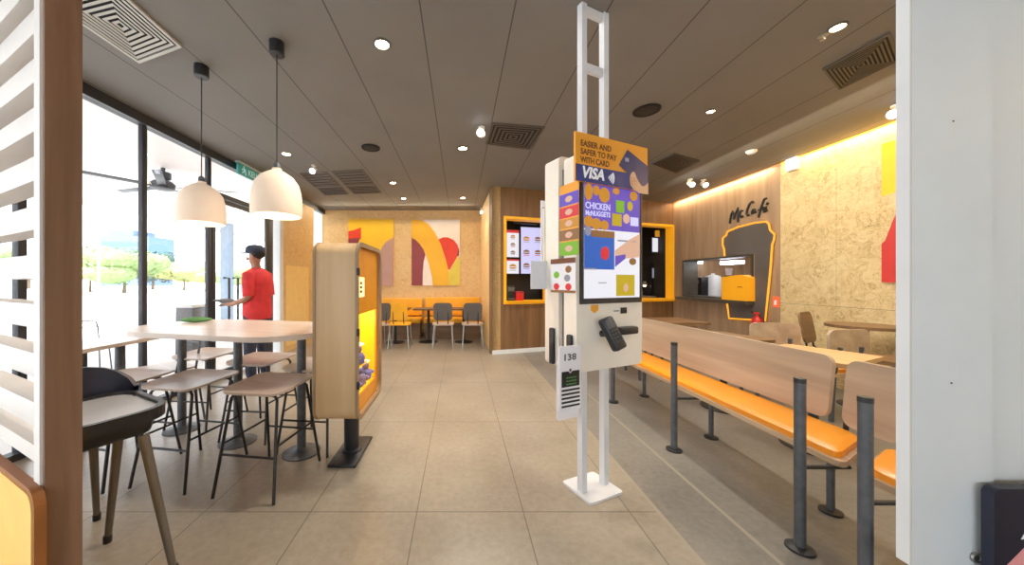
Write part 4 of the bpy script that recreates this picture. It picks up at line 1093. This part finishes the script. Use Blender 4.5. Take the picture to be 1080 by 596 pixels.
bk = MB().b2((x_l-.012, ky(-.005), 1.235), (x_l-.008, ky(.20), 1.435)).build('sheet', M['paper'], fl_, smooth=False)
MB().b2((x_l-.014, ky(-.005), 1.405), (x_l-.012, ky(.20), 1.435)).build('header_bar', M['ink'], bk, smooth=False)
MB().b2((x_l-.014, ky(-.005), 1.235), (x_l-.012, ky(.20), 1.25)).build('footer_bar', M['scr_brown'], bk, smooth=False)
for (yy, z_, m_) in ((.15,1.34,'scr_green'),(.05,1.37,'scr_brown'),(.15,1.27,'scr_red'),(.05,1.27,'scr_red'),(.06,1.32,'scr_grey')):
    MB().ball((x_l-.0125, ky(yy), z_), .026, 2, (.03,1,.8)).build('food_picture', M[m_], bk)
MB().b2((x_l-.008,ky(.05),1.3),(x_l-.0005,ky(.15),1.36)).build('tape', M['paper'], bk, smooth=False)
# card behind with hole marks, and frosted sheet
q0_ = kz(569, 212, .30); q1_ = kz(581, 212, .30); _, qz = kz(569, 300, .30)
cb = empty('price_card', Kroot, KA, 'narrow white card sticking out behind the kiosk', 'card')
kb = MB().b2((q0_[0], ky(.285), qz), (x_l+.02, ky(.29), q0_[1])).build('sheet', M['paper'], cb, smooth=False)
for f_ in (.1,.45,.8): MB().box((q0_[0]+.018, ky(.284), q0_[1]-(q0_[1]-qz)*f_), (.012,.002,.022)).build('printed_mark', M['ink'], kb, smooth=False)
MB().b2((x_l-.01, ky(.27), qz+.05), (x_l+.03, ky(.285), q0_[1]-.05)).build('bracket', M['white_plastic'], kb, smooth=False)
q0_ = kz(560, 275, .25); _, qz = kz(560, 305, .25)
cb = empty('frosted_sheet', Kroot, KA, 'pale translucent sheet sticking out left of the food flyer', 'sheet')
MB().b2((q0_[0], ky(.25), qz), (x_l-.001, ky(.254), q0_[1])).build('sheet', M['frosted'], cb, smooth=False)
# dark grips on the side
for k, (dd, z0_, z1_) in enumerate(((.04,.86,1.0),(.19,.80,1.02))):
    MB().box((x_l-.012, ky(dd), (z0_+z1_)/2), (.024, .04, z1_-z0_), bev=.01).build('side_grip', M['black_plastic'], r)
# hanging number boards
def number_board(dep, dx_, label, front, dz=0):
    b_ = empty('number_board', Kroot, KA, label, 'sign', 'number boards hanging on the kiosk')
    xl_, zt1 = kz(590, 366, dep); xr_, _ = kz(612.5, 366, dep); _, zb1 = kz(591, 435, dep)
    xl_ += dx_; xr_ += dx_; zt1 -= dz; zb1 -= dz*.6
    bb = MB().prism(xz(rrect(xr_-xl_, zt1-zb1, .016, 4, (xl_+xr_)/2, (zt1+zb1)/2), ky(dep)), (0,.008,0)).build('board', M['paper'], b_, smooth=False)
    Wd, Ht = xr_-xl_, zt1-zb1
    if front:
        text('138', .05, 'lettering', M['slot_grey'], bb, upright((xl_+xr_)/2-.005, ky(dep)-.001, zt1-Ht*.22), width=Wd*.55, bold=.001)
        kb_ = MB().prism(xz([(xl_+Wd*.1,zt1-Ht*.39),(xl_+Wd*.4,zt1-Ht*.39),(xl_+Wd*.5,zt1-Ht*.43),(xl_+Wd*.6,zt1-Ht*.39),(xl_+Wd*.93,zt1-Ht*.39),(xl_+Wd*.93,zt1-Ht*.63),(xl_+Wd*.1,zt1-Ht*.63)], ky(dep)-.0015), (0,.0015,0)).build('black_block', M['black_ink'], bb, smooth=False)
        MB().ball(((xl_+xr_)/2, ky(dep)-.001, zt1-Ht*.375), .009, 2, (1,.1,1)).build('round_mark', M['slot_grey'], bb)
        for k in range(3): MB().b2((xl_+Wd*.3,ky(dep)-.0028,zt1-Ht*(.48+.05*k)),(xl_+Wd*.78,ky(dep)-.0015,zt1-Ht*(.50+.05*k))).build('green_line', M['green_cloth'], bb, smooth=False)
        for k in range(5): MB().b2((xl_+Wd*.1,ky(dep)-.0015,zt1-Ht*(.695+.062*k)),(xl_+Wd*.95,ky(dep),zt1-Ht*(.665+.062*k))).build('stripe', M['black_ink'], bb, smooth=False)
    MB().b2(((xl_+xr_)/2-.02, ky(dep)+.008, zt1-.04), ((xl_+xr_)/2+.02, ky(dep)+.02, zt1-.01)).build('clip', M['black_plastic'], bb, smooth=False)
    return b_
number_board(-.015, 0, 'white hanging board numbered 138 at the kiosk bottom corner', True)
number_board(.10, -.015, 'plain white board just behind the numbered hanging board', False, .08)

# ------------------------------------------------------------------ benches on the right
SZ = .455
def bench(y0, y1, posts, rears, label, back, skew):
    """long seat: y1 near end, y0 far end"""
    r = empty('long_bench', (1.95, (y0+y1)/2, 0), 0, label, 'bench', 'orange seated benches along the aisle')
    Lh = (y0-y1)/2; cyl_ = (y0+y1)/2
    def sk(L):      # the facing ends of two neighbouring benches are cut on the slant
        return [(a, b+(.55*(a+.14) if (b < 0) == (skew < 0) else 0)) for a, b in L]
    MB().prism(xy(sk(rrect(.38, 2*Lh, .05, 5, .05, 0)), SZ-.045), (0,0,.028)).build('seat_board', M['ply_edge'], r, smooth=False)
    cu = MB()
    o1 = sk(rrect(.32, 2*Lh-.05, .05, 5, .04, 0)); o2 = sk(rrect(.28, 2*Lh-.09, .04, 5, .04, 0))
    cu.prism(xy(o1, SZ-.017), (0,0,.030))
    A = [cu.bm.verts.new((a,b,SZ+.013)) for a, b in o1]; B = [cu.bm.verts.new((a,b,SZ+.026)) for a, b in o2]
    for k in range(len(A)): cu._f([A[k],A[(k+1)%len(A)],B[(k+1)%len(A)],B[k]])
    cu._f(B)
    cu.build('seat_cushion', M['yellow_seat'], r)
    bx_ = .185
    b_h0, b_h1 = .50, .865; far = back[0]-cyl_; near = back[1]-cyl_
    out = rrect(far-near, b_h1-b_h0, .055, 5, (far+near)/2, (b_h0+b_h1)/2)
    MB().prism([(bx_+(z-.5)*.10, y, z) for y, z in out], (.022,0,0)).build('backrest', M['ply'], r, smooth=False)
    for y in posts:
        o = MB().tube([(-.30,y-cyl_,.0),(-.30,y-cyl_,.83)], .0225, 14).build('post', M['grey_metal'], r)
        MB().lathe([(.055,0),(.055,.012),(.03,.02)], (-.30,y-cyl_,0), 18).build('foot_plate', M['black_metal'], o)
        MB().lathe([(.0232,.81),(.0232,.832),(.001,.836)], (-.30,y-cyl_,0), 14).build('cap', M['black_metal'], o)
        MB().tube([(-.30,y-cyl_,SZ-.055),(-.06,y-cyl_,SZ-.055)], .010, 8).build('bracket', M['black_metal'], o)
    for y in rears:
        o = MB().tube([(.14,y-cyl_,.0),(.14,y-cyl_,SZ-.045)], .018, 12).build('leg', M['grey_metal'], r)
        MB().lathe([(.05,0),(.05,.012),(.025,.02)], (.14,y-cyl_,0), 18).build('foot_plate', M['black_metal'], o)
        b_ = MB().tube([(.14,y-cyl_,SZ-.05),(.225,y-cyl_,SZ+.0),(.235,y-cyl_,.62)], .012, 8).build('back_support', M['black_metal'], o)
    return r
bench(4.35, 1.565, [1.61, 2.556, 3.58], [1.87, 2.76, 3.76], 'long bench in front with complete orange seat and three dark posts', (4.35, 1.93), -1)
bench(1.505, 1.275, [1.35], [1.42], 'second bench cut off by the white panel at right', (1.86, 1.60), 1)

# dining furniture behind the benches
def pedestal(name, label, cx, cy, z, top, m, rz=0, cat='table'):
    r = empty(name, (cx, cy, 0), rz, label, cat)
    MB().prism(xy(top, z-.03), (0,0,.03)).build('tabletop', m, r, smooth=False)
    MB().lathe([(.03,.02),(.03,z-.03)], seg=16).build('leg', M['black_metal'], r)
    MB().lathe([(.2,0),(.2,.01),(.06,.03),(.031,.05)], seg=24).build('base_plate', M['black_metal'], r)
    MB().box((0,0,z-.037),(.24,.24,.012)).build('mounting_plate', M['black_metal'], r, smooth=False)
    return r
pedestal('dining_table', 'pale oak dining table right behind the long bench', 2.78, 2.61, .74, rrect(.62,.56,.04,4), M['oak'], .42)
pedestal('dining_table', 'dark wood dining table behind the middle of long bench', 2.72, 3.42, .74, rrect(.56,.6,.04,4), M['brown_wood'], .25)
pedestal('dining_table', 'dark wood dining table near the right counter window', 3.12, 4.85, .74, rrect(.6,.7,.04,4), M['brown_wood'], .05)
tt = [(.29*math.cos(2*PI*k/32), .29*math.sin(2*PI*k/32)) for k in range(32)]
pedestal('round_table', 'round brown table by the right chipboard wall', 4.20, 3.44, .85, tt, M['brown_wood'])
def plybench(cx, cy, L_, rz, zt_, label):
    r = empty('booth_bench', (cx, cy, 0), rz, label, 'bench', 'plywood backed benches behind the dining tables')
    out = rrect(L_, .34, .06, 5, 0, zt_-.17)
    MB().prism(xz(out, .19), (0,.022,0)).build('backrest', M['ply'], r, smooth=False)
    MB().prism(xy(rrect(L_,.38,.05,4,0,0), .42), (0,0,.03)).build('seat_board', M['ply_edge'], r, smooth=False)
    MB().prism(xy(rrect(L_-.05,.33,.05,4,0,-.01), .45), (0,0,.03)).build('seat_cushion', M['yellow_seat'], r, smooth=False)
    for s_ in (-1,1):
        MB().tube([(s_*(L_/2-.1),-.12,0),(s_*(L_/2-.1),-.12,.42)], .018, 10).build('leg', M['grey_metal'], r)
        MB().tube([(s_*(L_/2-.1),.15,0),(s_*(L_/2-.1),.17,.44),(s_*(L_/2-.1),.22,.7)], .018, 10).build('leg', M['grey_metal'], r)
plybench(3.54, 3.24, .42, PI+.1, .86, 'plywood bench back standing by the round table')
plybench(3.38, 3.72, .46, PI-.2, .86, 'plywood bench back below the fire extinguisher')
plybench(2.55, 4.6, .7, 1.45, .84, 'plywood bench far behind beside the right counter')
def make_chair(name, label, m_back, m_seat, group):
    r = empty(name, (0,0,0), 0, label, 'chair', group)
    MB().prism(xy(rrect(.42,.40,.07,4), .45), (0,0,.025)).build('seat', m_seat, r, smooth=False)
    out = rrect(.36,.34,.07,5,0,.72)
    MB().prism([(x_, .19+(z_-.5)*.16, z_) for x_, z_ in out], (0,.018,0)).build('backrest', m_back, r, smooth=False)
    for s_ in (-1,1):
        MB().tube([(s_*.17,-.17,.45),(s_*.20,-.20,0)], .011, 8).build('leg', M['steel'], r)
        MB().tube([(s_*.17,.17,.45),(s_*.20,.23,0)], .011, 8).build('leg', M['steel'], r)
        MB().tube([(s_*.10,.14,.45),(s_*.10,.21,.5),(s_*.10,.235,.72)], .010, 8).build('back_support', M['black_metal'], r)
    return r
ch = make_chair('dining_chair', 'tall brown chair back beside the round table', M['brown_wood'], M['brown_wood'], 'brown chairs near the right wall')
ch.location = (4.28,3.76,.0); ch.rotation_euler = (0,0,.5); ch.scale = (1.05,1.05,1.05)
c2 = copy_tree(ch, (3.86,2.92,0), -PI/2, 'dark chair seat partly hidden by the white panel')
c2.scale = (1,1,1.3)

# ------------------------------------------------------------------ alcove seating at the back
def booth(px0_, px1_, ptop, label):
    yb_ = YB-.02
    x0_ = (px0_-CX)*yb_/F; x1_ = (px1_-CX)*yb_/F; zt_ = EYE-(ptop-CY)*yb_/F
    r = empty('booth_sofa', ((x0_+x1_)/2, YB-.30, 0), 0, label, 'sofa', 'orange booth sofas at the back wall')
    w_ = x1_-x0_
    MB().box((0,.22,(zt_+.5)/2+.0),(w_,.12,zt_-.5),bev=.03,seg=3).build('backrest', M['yellow_sofa'], r)
    MB().box((0,0,.42),(w_,.5,.10),bev=.03,seg=3).build('seat_cushion', M['yellow_sofa'], r)
    MB().box((0,.04,.185),(w_-.04,.40,.37)).build('plinth', M['brown_wood'], r, smooth=False)
    return r
booth(403.5, 446, 314.5, 'yellow booth sofa at the left of back wall')
booth(449, 505.5, 313.5, 'orange booth sofa at the right of back wall')
def atz(px, py, z):  return gp(px, py, z)
for k, (px, Y, lab) in enumerate(((417,7.1,'small dark table before the left yellow sofa'),(452,7.15,'small dark table between the two back sofas'),(489,7.15,'small dark table before the right orange sofa'))):
    pedestal('cafe_table', lab, (px-CX)*Y/F, Y, .73, rrect(.62,.52,.05,4), M['brown_wood'])
ch = make_chair('cafe_chair', 'yellow backed chair before the left back sofa', M['yellow_sofa'], M['yellow_sofa'], 'chairs at the back tables')
g1 = M['cup_grey']
def placech(px, Y, rz, lab, first):
    x_ = (px-CX)*Y/F
    return x_, Y, rz, lab
ch.location = ((423.5-CX)*6.75/F, 6.62, 0); ch.rotation_euler = (0,0,PI)
cg = make_chair('cafe_chair', 'grey chair in the middle before the right back sofa', M['cup_grey'], M['seat_ply'], 'chairs at the back tables')
cg.location = ((468-CX)*6.75/F, 6.62, 0); cg.rotation_euler = (0,0,PI)
copy_tree(cg, ((498-CX)*6.75/F, 6.62, 0), PI, 'grey chair nearest the alcove wall at the back')
copy_tree(cg, ((400-CX)*6.6/F, 6.5, 0), PI+.5, 'grey chair mostly hidden behind the toy cabinet')
for o in (ch, cg):
    pass

# ------------------------------------------------------------------ near white panel at the right, wall behind, navy sign
PX0, PX1, PY0, PY1 = 1.632, 1.927, 1.2, 1.242
r = empty('wall_near_right', (PX0, PY0, 0)); struct(r)
MB().b2((.05,.012,0),(PX1-PX0-.02,PY1-PY0,.27)).build('plinth', M['mullion'], r, smooth=False)
MB().b2((0,0,.27),(PX1-PX0,PY1-PY0,H)).build('panel', M['white_paint'], r, smooth=False)
MB().b2((-.0012,-.0012,.27),(.0,.003,H)).build('edge_strip', M['vent_grey'], r, smooth=False)
MB().b2((PX1-PX0,.006,.27),(PX1-PX0+.006,.03,H)).build('edge_gap', M['mullion'], r, smooth=False)
def pn(px, py): p = at(px, py, PY0); return (p.x-PX0, -.002, p.z)
for q_ in ((1004.7,128),(1002.7,404)): MB().ball(pn(*q_), .0036, 1, (1,.5,1)).build('screw_hole', M['black_ink'], r)
x_, y_, z_ = pn(1027,587)
lk = MB().tube([(x_+.015*math.cos(2*PI*k/18), -.006, z_+.015*math.sin(2*PI*k/18)) for k in range(18)], .0045, 8, close=True).build('lock_ring', M['steel'], r)
MB().tube([(x_,0,z_),(x_,-.008,z_)], .010, 14).build('lock_core', M['grey_metal'], lk)
struct(MB().b2((PX1+.008,1.222,0),(3.6,1.25,H)).build('wall_near_side', M['white_paint'], smooth=False))
r = empty('navy_sign', (2.053,1.165,0), 0, 'navy blue standing sign with pink corner at lower right', 'sign')
MB().prism(xz(rrect(.40,.58,.025,5,0,.29), -.015), (0,.03,0)).build('panel', M['navy_plastic'], r, smooth=False)
MB().prism([(-.19,-.0165,.285),(.09,-.0165,.565),(.19,-.0165,.565),(.19,-.0165,.10),(-.19,-.0165,.10)], (0,.0015,0)).build('pink_corner', M['pink'], r, smooth=False)
text('A', .16, 'lettering', M['white_ink'], r, upright(-.058,-.017,.408), shear=.15)

# ------------------------------------------------------------------ near slatted partition at the left
dirv = Vector((-.9,.436,0)).normalized()
pa = math.atan2(dirv.y, dirv.x)-PI
Pn = at(47, 300, .88); Pn.z = 0                       # near right corner of the end post
r = empty('slatted_partition', Pn, pa, 'wooden slatted partition with dark post at left edge', 'partition')
# local: x toward the post end (0), negative x runs away along the slats; y goes back
MB().b2((-.05,0,0),(0,.069,H)).build('post', M['post_wood'], r, smooth=False)
MB().b2((-.055,-.006,0),(-.012,0.0,H)).build('post_facing', M['slat'], r, smooth=False)
z = .93
k = 0
while z < 2.3:
    MB().b2((-1.5,.002,z-.034),(-.05,.067,z+.034), bev=.003).build('slat', M['slat'], r)
    z += .137; k += 1
MB().b2((-1.55,0,0),(-1.5,.069,H)).build('post', M['post_wood'], r, smooth=False)
MB().b2((-1.5,.002,.80),(-.05,.067,.845)).build('rail', M['slat'], r, smooth=False)
rb = empty('booth_sofa', Pn+Vector((0,-.0,0)), pa, 'yellow booth back with rounded tan rim at lower left', 'sofa')
out = rrect(1.43,.60,.05,6,-.685,.46); inn = rrect(1.40,.57,.04,6,-.685,.46)
MB().ring(xz(out,-.024), xz(inn,-.024), (0,.021,0)).build('rim', M['rim_brown'], rb, smooth=False)
MB().prism(xz(inn,-.026), (0,.02,0)).build('backrest', M['yellow_cloth'], rb, smooth=False)
MB().box((-.74,-.25,.43),(1.25,.42,.08),bev=.025,seg=3).build('seat_cushion', M['yellow_cloth'], rb)
MB().b2((-1.33,-.42,0),(-.15,-.05,.39)).build('plinth', M['brown_wood'], rb, smooth=False)

# ------------------------------------------------------------------ high chair
hr = empty('high_chair', (0,0,0), 0, 'black plastic high chair with pale painted tray sheen and metal legs', 'high chair')
hc = Vector((-1.83, 1.66, 0)); hr.location = hc; hz_ = math.radians(-28); hr.rotation_euler = (0,0,hz_)
def hl(p): return Matrix.Rotation(-hz_,4,'Z') @ (Vector(p)-hc)
tb = rrect(.56,.34,.13,8,.0,0)
tz_ = .70
def trayxy(L, z): return [(a+.13, b-.02, z) for a, b in L]
tm = MB().prism(trayxy(rrect(.52,.40,.13,8), tz_-.055), (0,0,.03)).build('tray', M['black_plastic'], hr, smooth=False)
MB().ring(trayxy(rrect(.52,.40,.13,8), tz_-.025), trayxy(rrect(.47,.35,.11,8), tz_-.025), (0,0,.025)).build('tray_rim', M['black_plastic'], tm, smooth=False)
MB().prism(trayxy(rrect(.47,.35,.11,8), tz_-.025), (0,0,.010)).build('tray_inset', M['tray_sky_sheen'], tm, smooth=False)  # pale top paints the sky reflected in the tray
MB().box((.05,0,tz_-.11),(.36,.32,.12),bev=.04,seg=3).build('seat_shell', M['black_plastic'], hr)
bk_ = MB()
for k in range(9):
    a0_ = PI*.5+PI*k/9; a1_ = PI*.5+PI*(k+1)/9
    pts = []
    def cv(a, z, r_): return (-.06+.16*r_*math.cos(a), .17*r_*math.sin(a), z)
    zt0_ = tz_+.02+.12*math.sin((k)/9*PI); zt1_ = tz_+.02+.12*math.sin((k+1)/9*PI)
    f0, f1, f2, f3 = cv(a0_,tz_-.12,.85), cv(a1_,tz_-.12,.85), cv(a1_,zt1_,1.0), cv(a0_,zt0_,1.0)
    g0, g1, g2, g3 = cv(a0_,tz_-.12,1.0), cv(a1_,tz_-.12,1.0), cv(a1_,zt1_,1.12), cv(a0_,zt0_,1.12)
    for q_ in ((f0,f1,f2,f3),(g1,g0,g3,g2),(f3,f2,g2,g3)): bk_.face(q_)
bmesh.ops.remove_doubles(bk_.bm, verts=bk_.bm.verts, dist=.0005)
bk_.build('backrest', M['navy_plastic'], hr)
feet = [((-1.27,1.475,0), (-1.44,1.51,0)), ((-1.757,1.655,0), (-1.70,1.66,0)), ((-1.98,1.81,0),(-1.93,1.74,0)), ((-1.86,1.36,0),(-1.74,1.48,0))]
for f_, t_ in feet:
    l = hl(f_); tt_ = hl(t_); ax_, ay_ = tt_.x, tt_.y
    o = MB().tube([(ax_, ay_, tz_-.10), (l.x*.5+ax_*.5, l.y*.5+ay_*.5, (tz_-.1)/2), (l.x, l.y, .012)], [.021,.018,.014], 12).build('leg', M['highchair_leg'], hr)
    MB().lathe([(.017,0),(.018,.03),(.015,.04)], (l.x,l.y,0), 12).build('rubber_foot', M['black_plastic'], o)

# ------------------------------------------------------------------ the man by the door
def skinned(name, verts, edges_, radii, m, parent, sub=2, root=0):
    me = bpy.data.meshes.new(name); me.from_pydata([Vector(v) for v in verts], edges_, [])
    o = bpy.data.objects.new(name, me); COL.objects.link(o)
    sk = o.modifiers.new('skin', 'SKIN'); sk.use_smooth_shade = True
    for i_, rd in enumerate(radii):
        v = me.skin_vertices[0].data[i_]
        v.radius = (rd, rd) if not isinstance(rd, tuple) else rd
        v.use_root = (i_ == root)
    sb = o.modifiers.new('sub', 'SUBSURF'); sb.levels = sub; sb.render_levels = sub
    dg = bpy.context.evaluated_depsgraph_get(); dg.update()
    nm = bpy.data.meshes.new_from_object(o.evaluated_get(dg))
    bpy.data.objects.remove(o)
    nm.materials.clear(); nm.materials.append(m)
    for p_ in nm.polygons: p_.use_smooth = True
    q_ = bpy.data.objects.new(name, nm); COL.objects.link(q_)
    if parent is not None: q_.parent = parent
    return q_
# local: faces -x (toward the window); left side is toward the camera (-y)
PM = empty('person', (-2.60, 4.25, 0), 0, 'man in red shirt and dark cap standing by the glass door', 'person')
V, Eg, Rd = [], [], []
def v_(p, r_, par=None):
    V.append(p); Rd.append(r_)
    if par is not None: Eg.append((par, len(V)-1))
    return len(V)-1
pel = v_((0,0,.92), (.13,.11))
sp = v_((.01,0,1.10), (.125,.105), pel); chst = v_((.01,0,1.30), (.14,.115), sp); nk0 = v_((.0,0,1.43), (.075,.07), chst); nk = v_((-.01,0,1.49), .05, nk0)
hd0 = v_((-.025,0,1.555), (.075,.068), nk); hd1 = v_((-.025,0,1.63), (.088,.076), hd0); hd2 = v_((-.02,0,1.70), (.06,.055), hd1)
hands = []
for s_ in (-1,1):
    sh = v_((.01,s_*.17,1.385), .055, chst); 
    el = v_((.035,s_*.225,1.10), .042, sh); wr = v_((-.20,s_*.17,1.02), .028, el); pm_ = v_((-.27,s_*.155,1.02), (.03,.018), wr)
    hands.append((s_, pm_))
    for k, (dy, L_) in enumerate(((-.028,.075),(-.01,.085),(.01,.08),(.027,.062))):
        b_ = v_((-.30,s_*.155+dy,1.02), .010, pm_); c_ = v_((-.30-L_*.55,s_*.155+dy,1.012), .009, b_); v_((-.30-L_*.8,s_*.155+dy*.9,.992), .008, c_)
    t1 = v_((-.265,s_*.155-s_*.035,1.028), .011, pm_); v_((-.30,s_*.155-s_*.05,1.035), .009, t1)
    hp = v_((0,s_*.095,.86), .088, pel); kn = v_((-.01+.02*s_,s_*.10,.47), .06, hp); an = v_((.03+.03*s_,s_*.105,.09), .04, kn); v_((-.12+.03*s_,s_*.115,.035), (.04,.03), an)
body_ = skinned('body', V, Eg, Rd, M['skin'], PM, 2, 0)
# shirt
sh_ = MB().lathe([(.178,.83),(.186,.90),(.182,1.0),(.176,1.1),(.186,1.25),(.178,1.36),(.12,1.44),(.066,1.475)], (0,0,0), 28, cap=False)
sh_.xf(Matrix.Translation((.008,0,0)) @ Matrix.Diagonal((.86,1,1,1)))
for s_ in (-1,1): sh_.tube([(.01,s_*.12,1.40),(.012,s_*.185,1.375),(.024,s_*.212,1.25),(.033,s_*.224,1.12)], [.06,.074,.068,.064], 16)
sh_.build('shirt', M['red_shirt'], PM)
V, Eg, Rd = [], [], []
z_ = v_((0,0,1.02), (.14,.125)); a_ = v_((0,0,.93), (.145,.13), z_)
for s_ in (-1,1):
    b_ = v_((0,s_*.095,.84), .105, a_); c_ = v_((-.01+.02*s_,s_*.10,.47), .075, b_); v_((.03+.03*s_,s_*.105,.07), .062, c_)
skinned('trousers', V, Eg, Rd, M['dark_trouser'], PM, 2, 0)
for s_ in (-1,1): MB().box((-.03+.03*s_,s_*.112,.04),(.27,.10,.08),bev=.03,seg=3).build('shoe', M['black_plastic'], PM)
MB().ball((.012,0,1.665), 1, 3, (.088,.086,.085)).build('hair', M['hair'], PM)
cp_ = MB().lathe([(.112,1.66),(.116,1.69),(.108,1.735),(.075,1.765),(.001,1.775)], (-.02,0,0), 24); cp_.xf(Matrix.Diagonal((1,.88,1,1)))
cpo = cp_.build('cap', M['cap_cloth'], PM)
MB().prism([(-.10-.0*k, 0, 1.665) for k in range(0)] + [(-.02-.11*math.cos(a)-.10*max(0,math.cos(a)), .085*math.sin(a), 1.668) for a in [math.radians(x) for x in range(-80,81,16)]], (0,0,.008)).build('brim', M['cap_cloth'], cpo, smooth=False)
MB().ball((-.118,0,1.588), .017, 2, (1.2,.8,1.2)).build('nose', M['skin'], PM)
for s_ in (-1,1):
    MB().ball((-.005,s_*.078,1.60), .022, 2, (.7,.4,1.2)).build('ear', M['skin'], PM)
    MB().ball((-.108,s_*.034,1.615), .011, 2).build('eye', M['black_ink'], PM)
MB().box((-.096,0,1.548),(.014,.045,.008),bev=.003).build('mouth', M['poster_maroon'], PM)
tb_ = tag(MB().box((0,0,0),(.20,.28,.018),bev=.004).xf(Matrix.Translation((-2.60-.36,4.25,1.045)) @ Matrix.Rotation(.25,4,'Y')).build('clipboard', M['slot_grey']), 'dark clipboard held by the man in red', 'clipboard')

# ------------------------------------------------------------------ light
world = bpy.data.worlds.new('World'); SC.world = world; world.use_nodes = True
nt = world.node_tree; bg = nt.nodes['Background']
sky = nt.nodes.new('ShaderNodeTexSky'); sky.sky_type = 'PREETHAM' if False else 'HOSEK_WILKIE'
sky.turbidity = 4.0; sky.ground_albedo = .4; sky.sun_direction = Vector((-.35,-.3,.88)).normalized()
mx = nt.nodes.new('ShaderNodeMix'); mx.data_type = 'RGBA'; mx.inputs['Factor'].default_value = .72
mx.inputs['B'].default_value = (.86,.94,1.0,1)
nt.links.new(sky.outputs[0], mx.inputs['A']); nt.links.new(mx.outputs['Result'], bg.inputs['Color']); bg.inputs['Strength'].default_value = 6.0
sd = bpy.data.lights.new('sun', 'SUN'); sd.energy = 15.0; sd.angle = .03; sd.color = (1,.98,.95)
so = bpy.data.objects.new('sun', sd); COL.objects.link(so); so.rotation_euler = (math.radians(32), math.radians(-12), 0)
def area(name, loc, rot, sx_, sy_, e, col):
    ld = bpy.data.lights.new(name, 'AREA'); ld.shape = 'RECTANGLE'; ld.size = sx_; ld.size_y = sy_; ld.energy = e; ld.color = col
    lo = bpy.data.objects.new(name, ld); COL.objects.link(lo); lo.location = loc; lo.rotation_euler = rot
    return lo
# cove lamps down the right wall; the wall and ceiling fills are added
area('cove_right', (XR-.07, 2.0, H-.02), (0, math.radians(-12), 0), .05, 5.4, 42, (1,.70,.30))
area('cove_counter', (XR-.07, 6.0, H-.02), (0, math.radians(-12), 0), .05, 2.2, 16, (1,.74,.45))
area('right_wall_fill', (XR-1.2, 3.2, H-.10), (0, math.radians(-35), 0), .16, 5.0, 48, (1,.88,.66))  # added fill standing off the wall to brighten the chipboard
area('back_wall_fill', (-1.4, YB-.35, H-.06), (math.radians(-30), 0, 0), 3.4, .1, 28, (1,.82,.55))  # added strip of fill light for the back wall, no cove there
area('ceiling_fill', (1.2, 3.6, H-.05), (0,0,0), 2.4, 3.0, 60, (1,.94,.86))  # added broad fill under the ceiling, has no fixture
area('kitchen_light', Vector((2.2,7.3,2.3)), (0,0,0), 2.5, .5, 10, (1,.9,.8))
area('cafe_kitchen_light', (XR+.9, 1.15, 2.15), (0,0,0), .8, 1.5, 12, (1,.94,.85))
area('counter_cafe_light', (XR+.9, 6.0, 2.1), (0,0,0), .6, 1.6, 14, (1,.94,.85))
lo = bpy.data.objects.new('cabinet_glow', bpy.data.lights.new('cabinet_glow', 'POINT')); COL.objects.link(lo)
lo.data.energy = 2.0; lo.data.color = (1,.8,.35); lo.data.shadow_soft_size = .05; lo.location = ((cx0+cx1)/2+.02, (cy0+cy1)/2+.1, 1.0)

# ------------------------------------------------------------------ camera
cd = bpy.data.cameras.new('camera'); cam = bpy.data.objects.new('camera', cd); COL.objects.link(cam)
cam.location = (0,0,EYE); cam.rotation_euler = (PI/2,0,0)
cd.sensor_width = 36; cd.lens = F/1080*36; cd.shift_x = (540-CX)/1080; cd.shift_y = (CY-298)/1080
cd.clip_start = .02; cd.clip_end = 500
SC.camera = cam
SC.view_settings.view_transform = 'Standard'; SC.view_settings.look = 'None'; SC.view_settings.exposure = 0.0; SC.view_settings.gamma = 1.08
